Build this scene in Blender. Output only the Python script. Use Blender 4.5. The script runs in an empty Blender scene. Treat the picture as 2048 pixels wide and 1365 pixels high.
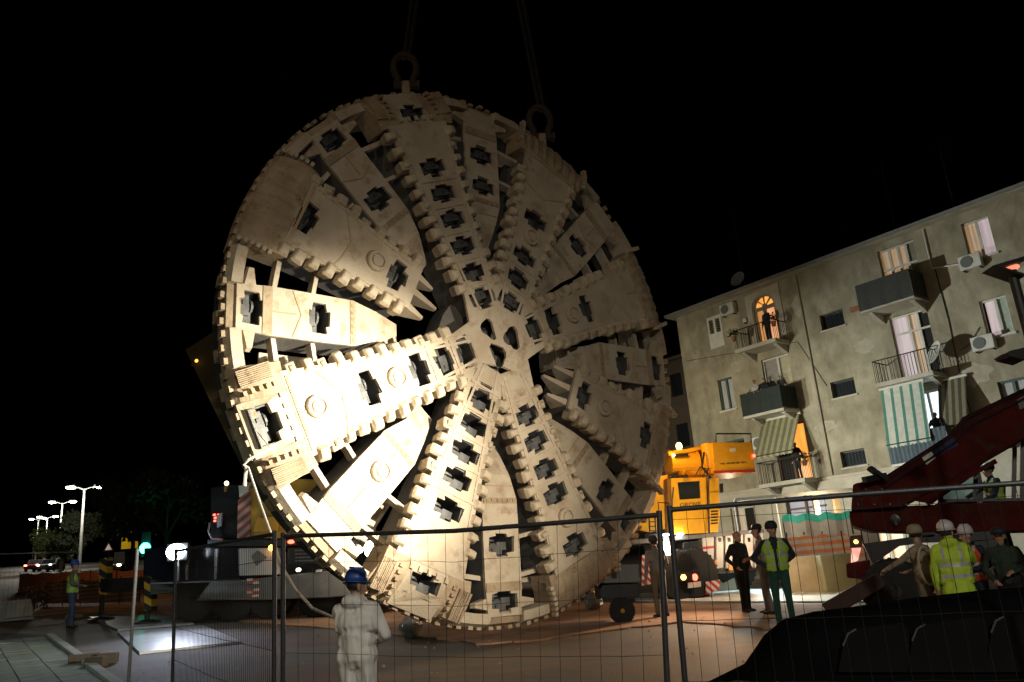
import bpy, bmesh, math, random
from mathutils import Vector, Matrix
from mathutils.geometry import tessellate_polygon
random.seed(11)
sc = bpy.context.scene
R_ = math.radians

# ------------------------------------------------------------------ camera
FPX, IW, IH = 1655.0, 2048.0, 1365.0          # focal length in photo pixels
PITCH, ROLL, EYE = R_(16.2), R_(4.62), 1.92
_f = Vector((0, math.cos(PITCH), math.sin(PITCH)))
_r0 = Vector((1, 0, 0)); _u0 = _r0.cross(_f)
CR = math.cos(ROLL) * _r0 - math.sin(ROLL) * _u0
CU = math.cos(ROLL) * _u0 + math.sin(ROLL) * _r0
CF = _f
CAM = Vector((0, 0, EYE))
cam = bpy.data.cameras.new('camera')
cam.sensor_fit = 'HORIZONTAL'; cam.sensor_width = 36; cam.lens = 36 * FPX / IW
cam.clip_start = 0.1; cam.clip_end = 3000
camo = bpy.data.objects.new('camera', cam); sc.collection.objects.link(camo)
m = Matrix((CR, CU, -CF)).transposed().to_4x4(); m.translation = CAM
camo.matrix_world = m
sc.camera = camo

# ------------------------------------------------------------------ night sky, moon, exposure
w = bpy.data.worlds.new('World'); sc.world = w; w.use_nodes = True
nt = w.node_tree
sky = nt.nodes.new('ShaderNodeTexSky'); sky.sky_type = 'NISHITA'; sky.sun_disc = False
sky.sun_elevation = R_(-8); sky.sun_rotation = R_(200)
bg = nt.nodes['Background']; bg.inputs['Strength'].default_value = 0.05
nt.links.new(sky.outputs[0], bg.inputs['Color'])
sc.view_settings.view_transform = 'Standard'; sc.view_settings.look = 'None'
sc.view_settings.exposure = 0; sc.view_settings.gamma = 1
sc.view_settings.use_curve_mapping = False
sc.cycles.use_denoising = True
sc.cycles.max_bounces = 6; sc.cycles.diffuse_bounces = 3; sc.cycles.glossy_bounces = 3
sc.cycles.sample_clamp_indirect = 4.0

def lamp(name, kind, loc, power, color, target=None, size=0.2, spot=60, blend=1.0):
    l = bpy.data.lights.new(name, kind); l.energy = power; l.color = color
    o = bpy.data.objects.new(name, l); sc.collection.objects.link(o); o.location = loc
    if kind == 'SUN': l.angle = size
    else: l.shadow_soft_size = size
    if kind == 'SPOT': l.spot_size = R_(spot); l.spot_blend = blend
    if target is not None:
        o.rotation_euler = (Vector(target) - Vector(loc)).to_track_quat('-Z', 'Y').to_euler()
    return o
lamp('moonlight', 'SUN', (0, 0, 50), 0.006, (0.8, 0.88, 1), target=(12, 30, 0), size=R_(0.5))
# site floodlights: the beam on the cutterhead and the towers of the yard; street lights, added fills
lamp('floodlight_beam', 'SPOT', (5.5, 7.2, 3.2), 21000, (1.0, 0.925, 0.755), target=(-2.8, 13.0, 4.35), size=0.10, spot=35, blend=1.0)
lamp('floodlight_spill', 'SPOT', (5.7, 7.4, 3.3), 4700, (1.0, 0.87, 0.69), target=(-1.5, 14.1, 3.9), size=0.25, spot=50, blend=1.0)
lamp('yard_tower_light', 'SPOT', (-9, 29, 4.6), 17000, (0.95, 1.0, 0.92), target=(17.5, 31, 6.2), size=0.3, spot=48, blend=1.0)
lamp('yard_tower_warm', 'SPOT', (-10, 25, 5.0), 15000, (1.0, 0.89, 0.66), target=(9.6, 40.3, 5.0), size=0.6, spot=52, blend=1.0)
lamp('pavement_lamp', 'SPOT', (-13, 7, 8), 800, (0.72, 1.0, 0.86), target=(-9.5, 16, 0.8), size=0.3, spot=90, blend=1.0)
lamp('far_sodium_light', 'SPOT', (-24, 34, 11), 800, (1.0, 0.5, 0.2), target=(-17, 37, 2), size=0.4, spot=120, blend=1.0)
lamp('camera_side_fill', 'SPOT', (4.5, -7, 8.5), 3600, (1.0, 0.93, 0.82), target=(1.5, 10, 1), size=0.4, spot=75, blend=1.0)  # added neutral fill from behind the camera, no lamp known there
lamp('dirt_strip_fill', 'SPOT', (4.6, 19.8, 3.0), 1200, (1.0, 0.62, 0.36), target=(0.6, 13.2, 0.7), size=0.15, spot=85, blend=1.0)  # added warm light that brightens the dirt strip, no fixture of its own
lamp('sodium_street_light', 'SPOT', (-9, -16, 13), 2200, (1.0, 0.74, 0.46), target=(5, 16, 1), size=0.6, spot=120, blend=0.8)

# ------------------------------------------------------------------ pixel helpers (photo pixel -> ray; distance from what it touches)
def ray(px, py): return CF + (px - IW / 2) / FPX * CR - (py - IH / 2) / FPX * CU
def P(px, py, Y):
    d = ray(px, py); return CAM + d * (Y / d.y)
def g(x, y):
    yy = min(y, 170.0); return -0.028 * max(-120, min(120, x)) + 0.058 * yy
def PG(px, py, h=0.0):
    d = ray(px, py); t = (h - CAM.z) / (d.z + 0.028 * d.x - 0.058 * d.y); return CAM + d * t

class Frame:
    """upright local frame: x along, y away, z up"""
    def __init__(s, loc, rz):
        s.loc = Vector(loc); s.rz = rz
        s.X = Vector((math.cos(rz), math.sin(rz), 0)); s.Y = Vector((-math.sin(rz), math.cos(rz), 0))
    def px(s, px, py, ly=0.0):
        d = ray(px, py); o = s.loc + s.Y * ly
        t = (o - CAM).dot(s.Y) / d.dot(s.Y); p = CAM + d * t - s.loc
        return (p.dot(s.X), p.z)
    def w(s, lx, ly, lz): return s.loc + s.X * lx + s.Y * ly + Vector((0, 0, lz))
    def pt(s, px, py, ly=0.0):
        a, b = s.px(px, py, ly); return Vector((a, ly, b))

# ------------------------------------------------------------------ materials
MATS = {}
def mat(name, col, rough=0.7, metal=0.0, var=0.25, scale=4.0, bump=0.15, col2=None, spec=0.4, streak=False, bstretch=None, bdetail=5, bscale=None, lo=0.35, hi=0.7, stain=None, sscale=1.0, sstretch=(1, 1, 1), slo=0.55, shi=0.72, bdist=0.02):
    if name in MATS: return MATS[name]
    M = bpy.data.materials.new(name); M.use_nodes = True; t = M.node_tree; N = t.nodes; L = t.links
    b = N['Principled BSDF']; b.inputs['Roughness'].default_value = rough; b.inputs['Metallic'].default_value = metal
    b.inputs['Specular IOR Level'].default_value = spec
    tc = N.new('ShaderNodeTexCoord'); mp = N.new('ShaderNodeMapping'); L.new(tc.outputs['Object'], mp.inputs[0])
    if streak: mp.inputs['Scale'].default_value = (1, 1, 0.22)
    n = N.new('ShaderNodeTexNoise'); n.inputs['Scale'].default_value = scale; n.inputs['Detail'].default_value = 7; n.inputs['Roughness'].default_value = 0.62
    L.new(mp.outputs[0], n.inputs['Vector'])
    r = N.new('ShaderNodeValToRGB'); c2 = col2 or tuple(c * (1 - var) for c in col)
    r.color_ramp.elements[0].position = lo; r.color_ramp.elements[1].position = hi
    r.color_ramp.elements[0].color = (*c2, 1); r.color_ramp.elements[1].color = (*col, 1)
    L.new(n.outputs[0], r.inputs[0]); colo = r.outputs[0]
    if stain:
        m3 = N.new('ShaderNodeMapping'); m3.inputs['Scale'].default_value = sstretch; L.new(tc.outputs['Object'], m3.inputs[0])
        n3 = N.new('ShaderNodeTexNoise'); n3.inputs['Scale'].default_value = sscale; n3.inputs['Detail'].default_value = 9; n3.inputs['Roughness'].default_value = 0.7; n3.inputs['Distortion'].default_value = 0.15
        L.new(m3.outputs[0], n3.inputs['Vector']); mr3 = N.new('ShaderNodeMapRange'); mr3.inputs['From Min'].default_value = slo; mr3.inputs['From Max'].default_value = shi; L.new(n3.outputs[0], mr3.inputs[0])
        mx3 = N.new('ShaderNodeMix'); mx3.data_type = 'RGBA'; L.new(mr3.outputs[0], mx3.inputs['Factor']); L.new(colo, mx3.inputs['A']); mx3.inputs['B'].default_value = (*stain, 1); colo = mx3.outputs['Result']
    L.new(colo, b.inputs['Base Color'])
    if bump:
        n2 = N.new('ShaderNodeTexNoise'); n2.inputs['Scale'].default_value = bscale or scale * 8; n2.inputs['Detail'].default_value = bdetail
        if bstretch:
            m2_ = N.new('ShaderNodeMapping'); m2_.inputs['Scale'].default_value = bstretch; m2_.inputs['Rotation'].default_value = (0.3, 0.25, 0); L.new(tc.outputs['Object'], m2_.inputs[0]); L.new(m2_.outputs[0], n2.inputs['Vector'])
        else: L.new(tc.outputs['Object'], n2.inputs['Vector'])
        bp = N.new('ShaderNodeBump'); bp.inputs['Strength'].default_value = bump; bp.inputs['Distance'].default_value = bdist
        L.new(n2.outputs[0], bp.inputs['Height']); L.new(bp.outputs[0], b.inputs['Normal'])
    MATS[name] = M; return M
def emit(name, col, strength, base=(0.3, 0.3, 0.3), col2=None, scale=3.0, stretch=(1, 1, 1)):
    if name in MATS: return MATS[name]
    M = bpy.data.materials.new(name); M.use_nodes = True; t = M.node_tree; N = t.nodes; L = t.links
    b = N['Principled BSDF']; b.inputs['Base Color'].default_value = (*base, 1); b.inputs['Roughness'].default_value = 0.4
    b.inputs['Emission Strength'].default_value = strength
    tc = N.new('ShaderNodeTexCoord'); mp = N.new('ShaderNodeMapping'); mp.inputs['Scale'].default_value = stretch
    L.new(tc.outputs['Object'], mp.inputs[0])
    n = N.new('ShaderNodeTexNoise'); n.inputs['Scale'].default_value = scale; L.new(mp.outputs[0], n.inputs['Vector'])
    r = N.new('ShaderNodeValToRGB'); c2 = col2 or tuple(c * 0.75 for c in col)
    r.color_ramp.elements[0].position = 0.35; r.color_ramp.elements[1].position = 0.65
    r.color_ramp.elements[0].color = (*c2, 1); r.color_ramp.elements[1].color = (*col, 1)
    L.new(n.outputs[0], r.inputs[0]); L.new(r.outputs[0], b.inputs['Emission Color'])
    MATS[name] = M; return M
def stripes(name, a, b_, scale, axis='X', rough=0.8, diag=0.0, width=0.5):
    if name in MATS: return MATS[name]
    M = bpy.data.materials.new(name); M.use_nodes = True; t = M.node_tree; N = t.nodes; L = t.links
    b = N['Principled BSDF']; b.inputs['Roughness'].default_value = rough
    tc = N.new('ShaderNodeTexCoord'); sp = N.new('ShaderNodeSeparateXYZ'); L.new(tc.outputs['Object'], sp.inputs[0])
    src = sp.outputs[axis]
    if diag:
        mm = N.new('ShaderNodeMath'); mm.operation = 'MULTIPLY_ADD'; mm.inputs[1].default_value = diag
        L.new(sp.outputs['Z' if axis != 'Z' else 'X'], mm.inputs[0]); L.new(src, mm.inputs[2]); src = mm.outputs[0]
    m1 = N.new('ShaderNodeMath'); m1.operation = 'MULTIPLY'; m1.inputs[1].default_value = scale; L.new(src, m1.inputs[0])
    m2 = N.new('ShaderNodeMath'); m2.operation = 'FRACT'; L.new(m1.outputs[0], m2.inputs[0])
    m3 = N.new('ShaderNodeMath'); m3.operation = 'GREATER_THAN'; m3.inputs[1].default_value = width; L.new(m2.outputs[0], m3.inputs[0])
    mx = N.new('ShaderNodeMix'); mx.data_type = 'RGBA'; L.new(m3.outputs[0], mx.inputs['Factor'])
    mx.inputs['A'].default_value = (*a, 1); mx.inputs['B'].default_value = (*b_, 1)
    nz = N.new('ShaderNodeTexNoise'); nz.inputs['Scale'].default_value = 6; L.new(tc.outputs['Object'], nz.inputs['Vector'])
    mr = N.new('ShaderNodeMapRange'); mr.inputs['To Min'].default_value = 0.65; mr.inputs['To Max'].default_value = 1.1; L.new(nz.outputs[0], mr.inputs[0])
    mu = N.new('ShaderNodeMix'); mu.data_type = 'RGBA'; mu.blend_type = 'MULTIPLY'; mu.inputs['Factor'].default_value = 1
    L.new(mx.outputs['Result'], mu.inputs['A']); L.new(mr.outputs[0], mu.inputs['B'])
    L.new(mu.outputs['Result'], b.inputs['Base Color'])
    MATS[name] = M; return M
def glass(name, col=(0.02, 0.025, 0.03), rough=0.08):
    M = mat(name, col, rough=rough, var=0.2, bump=0, spec=0.6); return M

# ------------------------------------------------------------------ mesh builder
class MB:
    def __init__(s): s.v = []; s.f = []; s.mi = []; s.cur = 0; s.isl = []
    def add(s, vs, fs):
        o = len(s.v); s.isl.append((o, len(s.f))); s.v += [tuple(v) for v in vs]
        for f in fs: s.f.append(tuple(i + o for i in f)); s.mi.append(s.cur)
        return s
    def hexa(s, p):   # 8 points: bottom 4 (ccw), top 4
        return s.add(p, [(0, 3, 2, 1), (4, 5, 6, 7), (0, 1, 5, 4), (1, 2, 6, 5), (2, 3, 7, 6), (3, 0, 4, 7)])
    def box(s, c, d, rot=None):
        hx, hy, hz = d[0] / 2, d[1] / 2, d[2] / 2
        p = [Vector(q) for q in ((-hx, -hy, -hz), (hx, -hy, -hz), (hx, hy, -hz), (-hx, hy, -hz), (-hx, -hy, hz), (hx, -hy, hz), (hx, hy, hz), (-hx, hy, hz))]
        if rot is not None: p = [rot @ q for q in p]
        c = Vector(c); return s.hexa([q + c for q in p])
    def b2(s, x0, x1, y0, y1, z0, z1): return s.box(((x0 + x1) / 2, (y0 + y1) / 2, (z0 + z1) / 2), (abs(x1 - x0), abs(y1 - y0), abs(z1 - z0)))
    def bar(s, a, b, wd, ht, up=(0, 0, 1)):
        a = Vector(a); b = Vector(b); d = (b - a); L = d.length; d.normalize(); up = Vector(up)
        if abs(d.dot(up)) > 0.98: up = Vector((0, 1, 0))
        sx = d.cross(up).normalized(); uz = sx.cross(d)
        M = Matrix((d, sx, uz)).transposed(); return s.box((a + b) / 2, (L, wd, ht), M)
    def plate(s, outer, holes, z0, z1, fn=None):
        """polygon with holes in xy, between z0 and z1; fn maps (x,y,z)->point"""
        fn = fn or (lambda x, y, z: (x, y, z))
        loops = [outer] + list(holes); flat = [p for l in loops for p in l]; n = len(flat)
        tris = tessellate_polygon([[Vector((p[0], p[1], 0)) for p in l] for l in loops])
        vs = [fn(p[0], p[1], z1) for p in flat] + [fn(p[0], p[1], z0) for p in flat]
        fs = [tuple(t) for t in tris] + [tuple(i + n for i in reversed(t)) for t in tris]
        o = 0
        for l in loops:
            k = len(l)
            for i in range(k): j = (i + 1) % k; fs.append((o + i, o + j, o + j + n, o + i + n))
            o += k
        return s.add(vs, fs)
    def extr(s, poly, a, b, fn):   # polygon extruded: fn(p,q,t)
        n = len(poly)
        vs = [fn(p[0], p[1], a) for p in poly] + [fn(p[0], p[1], b) for p in poly]
        fs = [tuple(range(n)), tuple(range(2 * n - 1, n - 1, -1))] + [(i, i + n, (i + 1) % n + n, (i + 1) % n) for i in range(n)]
        return s.add(vs, fs)
    def cyl(s, a, b, r0, r1=None, n=12):
        r1 = r0 if r1 is None else r1; a = Vector(a); b = Vector(b); d = (b - a).normalized()
        u = d.orthogonal().normalized(); v = d.cross(u)
        vs = []
        for c, r in ((a, r0), (b, r1)):
            vs += [c + r * (math.cos(2 * math.pi * i / n) * u + math.sin(2 * math.pi * i / n) * v) for i in range(n)]
        fs = [tuple(range(n - 1, -1, -1)), tuple(range(n, 2 * n))] + [(i, (i + 1) % n, (i + 1) % n + n, i + n) for i in range(n)]
        return s.add(vs, fs)
    def tube(s, pts, r, n=6):
        pts = [Vector(p) for p in pts]; rings = []
        u = None
        for i, p in enumerate(pts):
            d = (pts[min(i + 1, len(pts) - 1)] - pts[max(i - 1, 0)]).normalized()
            u = d.orthogonal().normalized() if u is None else (u - d * u.dot(d)).normalized()
            v = d.cross(u); rr = r[i] if isinstance(r, (list, tuple)) else r
            rings.append([p + rr * (math.cos(2 * math.pi * k / n) * u + math.sin(2 * math.pi * k / n) * v) for k in range(n)])
        return s.loft(rings)
    def loft(s, rings, caps=True):
        n = len(rings[0]); vs = [q for r in rings for q in r]; fs = []
        for i in range(len(rings) - 1):
            for k in range(n): fs.append((i * n + k, i * n + (k + 1) % n, (i + 1) * n + (k + 1) % n, (i + 1) * n + k))
        if caps: fs += [tuple(range(n - 1, -1, -1)), tuple(range((len(rings) - 1) * n, len(rings) * n))]
        return s.add(vs, fs)
    def ell(s, c, r, nu=12, nv=8):
        rings = []; c = Vector(c); r = (r, r, r) if isinstance(r, (int, float)) else r
        for j in range(1, nv):
            a = math.pi * j / nv - math.pi / 2
            rings.append([c + Vector((r[0] * math.cos(a) * math.cos(2 * math.pi * k / nu), r[1] * math.cos(a) * math.sin(2 * math.pi * k / nu), r[2] * math.sin(a))) for k in range(nu)])
        return s.loft(rings)
    def lathe(s, prof, c=(0, 0, 0), n=16, M=None):
        c = Vector(c); rings = []
        for r, z in prof:
            ring = [Vector((max(r, 1e-4) * math.cos(2 * math.pi * k / n), max(r, 1e-4) * math.sin(2 * math.pi * k / n), z)) for k in range(n)]
            rings.append([(M @ q if M else q) + c for q in ring])
        return s.loft(rings)
    def mesh(s, name, mats, smooth=False):
        me = bpy.data.meshes.new(name); me.from_pydata(s.v, [], s.f)
        mats = mats if isinstance(mats, (list, tuple)) else [mats]
        for q in mats: me.materials.append(q)
        for p, k in zip(me.polygons, s.mi): p.material_index = k; p.use_smooth = smooth
        bm = bmesh.new(); bm.from_mesh(me); bmesh.ops.recalc_face_normals(bm, faces=bm.faces); bm.to_mesh(me); bm.free()
        return me
    def build(s, name, mats, parent=None, loc=(0, 0, 0), rot=(0, 0, 0), smooth=False, bevel=0):
        return link(name, s.mesh(name, mats, smooth), parent, loc, rot, bevel)
def pieces(mb, name, mats, parent=None, loc=(0, 0, 0), rot=(0, 0, 0), smooth=False, bevel=0):
    '''every piece added to the builder becomes an object of its own'''
    out = []
    for k, (v0, f0) in enumerate(mb.isl):
        v1, f1 = mb.isl[k + 1] if k + 1 < len(mb.isl) else (len(mb.v), len(mb.f))
        q = MB(); q.v = mb.v[v0:v1]; q.f = [tuple(i - v0 for i in f) for f in mb.f[f0:f1]]; q.mi = mb.mi[f0:f1]
        out.append(q.build(name, mats, parent, loc, rot, smooth, bevel))
    return out
def link(name, me, parent=None, loc=(0, 0, 0), rot=(0, 0, 0), bevel=0):
    o = bpy.data.objects.new(name, me); sc.collection.objects.link(o); o.parent = parent; o.location = loc; o.rotation_euler = rot
    if bevel:
        b = o.modifiers.new('bevel', 'BEVEL'); b.width = bevel; b.segments = 2; b.limit_method = 'ANGLE'; b.angle_limit = R_(40)
    return o
def tag(o, label=None, cat=None, group=None, kind=None):
    if label: o['label'] = label
    if cat: o['category'] = cat
    if group: o['group'] = group
    if kind: o['kind'] = kind
    return o
def thing(name, label, cat, loc=(0, 0, 0), rz=0.0, group=None):
    o = bpy.data.objects.new(name, None); sc.collection.objects.link(o); o.empty_display_size = 0.2
    o.location = loc; o.rotation_euler = (0, 0, rz); tag(o, label, cat, group); return o
def text(name, body, size, mt, parent, loc, rot, thick=0.002, wscale=1.0):
    cu = bpy.data.curves.new(name, 'FONT'); cu.body = body; cu.size = size; cu.extrude = thick; cu.align_x = 'CENTER'; cu.align_y = 'CENTER'
    t = bpy.data.objects.new('tmp', cu); sc.collection.objects.link(t)
    me = bpy.data.meshes.new_from_object(t.evaluated_get(bpy.context.evaluated_depsgraph_get()))
    bpy.data.objects.remove(t); me.materials.clear(); me.materials.append(mt)
    o = link(name, me, parent, loc, rot); o.scale = (wscale, 1, 1); return o

# ------------------------------------------------------------------ ground
asphalt = mat('asphalt', (0.10, 0.088, 0.072), rough=0.75, scale=0.45, col2=(0.045, 0.04, 0.035), bump=0.8, bscale=30, stain=(0.13, 0.075, 0.045), sscale=0.35, sstretch=(1, 2.2, 1), slo=0.5, shi=0.62)
dirt = mat('dry_dirt', (0.36, 0.21, 0.12), rough=0.95, scale=1.6, col2=(0.2, 0.11, 0.065), bump=0.6, bscale=18)
xs = [-400, -200, -120, -80, -60, -45, -30, -20, -14, -10, -7, -4, -2, 0, 2, 4, 7, 10, 14, 20, 30, 60, 120, 200, 400]
ys = [-60, -30, -10, 0, 4, 8, 12, 16, 20, 25, 30, 40, 55, 70, 90, 120, 150, 170, 220, 400, 900]
mb = MB(); mb.add([(x, y, g(x, y)) for y in ys for x in xs], [(j * len(xs) + i, j * len(xs) + i + 1, (j + 1) * len(xs) + i + 1, (j + 1) * len(xs) + i) for j in range(len(ys) - 1) for i in range(len(xs) - 1)])
tag(mb.build('ground', asphalt), kind='structure')
def sheet(name, pxs, h, mt, thick=None, kind='structure', jitter=0.0, sub=1):
    """patch lying on the ground, outline given on the ground"""
    pts = []
    n = len(pxs)
    for i in range(n):
        a = PG(*pxs[i]); b = PG(*pxs[(i + 1) % n])
        for k in range(sub):
            q = a.lerp(b, k / sub); q = q + Vector((random.uniform(-jitter, jitter), random.uniform(-jitter, jitter), 0)); pts.append((q.x, q.y))
    mb = MB(); t0 = -0.05 if thick is None else h - thick
    mb.plate(pts, [], t0, h, lambda x, y, z: (x, y, g(x, y) + z))
    o = mb.build(name, mt); tag(o, kind=kind); return o
sheet('dirt_bed', [(150, 1225), (420, 1238), (620, 1256), (800, 1272), (960, 1291), (1090, 1281), (1230, 1262), (1370, 1246), (1560, 1262), (1760, 1262), (1720, 1212), (1400, 1212), (1000, 1204), (600, 1196), (300, 1190)], 0.03, dirt, jitter=0.08, sub=7)
# ------------------------------------------------------------------ the cutterhead
CH_C = Vector((-0.308, 15.167, 6.331)); CH_R = 5.2
_az, _el = R_(39.857), R_(-1.571)
CH_N = Vector((math.sin(_az) * math.cos(_el), -math.cos(_az) * math.cos(_el), math.sin(_el)))
CH_U = Vector((0, 0, 1)).cross(CH_N).normalized(); CH_V = CH_N.cross(CH_U)
dust = mat('dusty_steel', (0.54, 0.46, 0.34), rough=0.8, scale=1.6, col2=(0.41, 0.325, 0.22), bump=0.5, bscale=26, lo=0.3, hi=0.6, stain=(0.27, 0.17, 0.085), sscale=2.6, slo=0.54, shi=0.74)
crust = mat('caked_steel', (0.47, 0.37, 0.24), rough=0.9, scale=3.0, col2=(0.30, 0.22, 0.14), bump=1.0, bscale=14, lo=0.35, hi=0.65, stain=(0.16, 0.1, 0.06), sscale=6, slo=0.55, shi=0.7)
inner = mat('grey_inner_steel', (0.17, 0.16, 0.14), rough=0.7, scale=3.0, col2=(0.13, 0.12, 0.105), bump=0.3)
hous = mat('cutter_housing_steel', (0.16, 0.16, 0.155), rough=0.55, metal=0.3, scale=6.0, col2=(0.08, 0.078, 0.074), bump=0.3)
toothm = mat('worn_tooth_steel', (0.60, 0.52, 0.39), rough=0.7, scale=5, col2=(0.42, 0.33, 0.21), bump=0.5, bscale=20)
rust = mat('rust_streak_steel', (0.40, 0.25, 0.12), rough=0.9, scale=4, col2=(0.5, 0.4, 0.26), bump=0.4)

cut = thing('tunnel_boring_cutterhead', 'huge round dusty beige steel cutterhead with toothed spokes, held upright by crane slings', 'cutterhead')
_m = Matrix((CH_U, CH_V, CH_N)).transposed().to_4x4(); _m.translation = CH_C - CH_V * CH_R
cut.matrix_world = _m
ORG = (0, CH_R, 0)
FZ = 0.10
def wid(x):
    pts = [(0.60, 0.245), (0.98, 0.40), (2.2, 0.46), (3.4, 0.56), (4.42, 0.71)]
    for (a, p), (b, q) in zip(pts, pts[1:]):
        if x <= b: return p + (q - p) * max(0, (x - a)) / (b - a)
    return pts[-1][1]
def cross(x, y, a=0.125, b=0.295, c=0.195, d=0.135):
    j = lambda q: q + random.uniform(-0.024, 0.024)
    return [(j(px_), j(py_)) for px_, py_ in ((x - a, y - b), (x + a, y - b), (x + a, y - d), (x + c, y - d), (x + c, y + d), (x + a, y + d), (x + a, y + b), (x - a, y + b), (x - a, y + d), (x - c, y + d), (x - c, y - d), (x - a, y - d))]
# shared little pieces
t = MB(); t.hexa([(-0.075, -0.07, -0.24), (0.075, -0.07, -0.24), (0.075, 0.13, -0.24), (-0.075, 0.13, -0.24), (-0.085, -0.06, 0.0), (0.085, -0.06, 0.0), (0.085, 0.17, -0.02), (-0.085, 0.17, -0.02)])
t.hexa([(-0.085, -0.06, 0.0), (0.085, -0.06, 0.0), (0.085, 0.17, -0.02), (-0.085, 0.17, -0.02), (-0.06, 0.0, 0.085), (0.06, 0.0, 0.085), (0.055, 0.135, 0.06), (-0.055, 0.135, 0.06)])
tooth_me = t.mesh('tooth', toothm)
def soften(me, off):
    b_ = bmesh.new(); b_.from_mesh(me); bmesh.ops.remove_doubles(b_, verts=b_.verts, dist=0.001); bmesh.ops.bevel(b_, geom=[e for e in b_.edges if e.is_manifold and e.calc_face_angle(0) > 0.5], offset=off, segments=1, affect='EDGES', clamp_overlap=True); b_.to_mesh(me); b_.free()
soften(tooth_me, 0.018)
t2 = MB(); t2.hexa([(-0.08, -0.07, -0.24), (0.07, -0.07, -0.24), (0.07, 0.12, -0.24), (-0.08, 0.12, -0.24), (-0.08, -0.06, 0.03), (0.075, -0.06, 0.02), (0.08, 0.15, -0.02), (-0.09, 0.13, 0.0)])
t2.hexa([(-0.05, -0.04, 0.025), (0.06, -0.04, 0.02), (0.05, 0.1, 0.0), (-0.06, 0.1, 0.0), (-0.03, 0.0, 0.07), (0.03, 0.0, 0.075), (0.03, 0.07, 0.05), (-0.04, 0.07, 0.055)])
tooth2_me = t2.mesh('tooth', toothm); soften(tooth2_me, 0.016)
h = MB()
h.b2(-0.19, 0.19, -0.31, -0.285, -0.62, -0.06); h.b2(-0.19, 0.19, 0.285, 0.31, -0.62, -0.06)
h.b2(-0.215, -0.19, -0.31, 0.31, -0.62, -0.06); h.b2(0.19, 0.215, -0.31, 0.31, -0.62, -0.06)
hous_me = h.mesh('cutter_housing', hous)
k = MB(); k.b2(0.0, 0.17, -0.24, 0.10, -0.34, -0.11); k.b2(-0.05, 0.09, 0.03, 0.24, -0.36, -0.16); k.b2(0.06, 0.11, -0.14, -0.08, -0.115, -0.08); k.b2(-0.03, 0.03, -0.12, 0.0, -0.3, -0.17); k.cyl((-0.1, -0.09, -0.3), (-0.065, -0.09, -0.3), 0.13, n=14); k.cyl((-0.13, -0.09, -0.3), (0.0, -0.09, -0.3), 0.06, n=10)
sadd_me = k.mesh('disc_cutter', hous)
bs = MB(); bs.lathe([(0.185, -0.02), (0.185, 0.06), (0.17, 0.085), (0.135, 0.09), (0.125, 0.05), (0.105, 0.05), (0.095, 0.085), (0.03, 0.088)], n=20)
boss_me = bs.mesh('round_boss', dust)

def fit_holes(par, holes, z=FZ):
    for x, y in holes:
        fl = random.choice((0, math.pi)) if random.random() < 0.35 else 0
        link('cutter_housing', hous_me, par, (x, y, z))
        link('disc_cutter', sadd_me, par, (x, y, z + random.uniform(-0.08, 0.02)), (0, 0, fl))
def weld(par, segs, z, wd=0.022, name='weld_seam', m=rust):
    q = MB()
    for (a, b) in segs: q.bar((a[0], a[1], z), (b[0], b[1], z), wd, 0.022)
    tag(q.build(name, m, par), kind='stuff')

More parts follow.
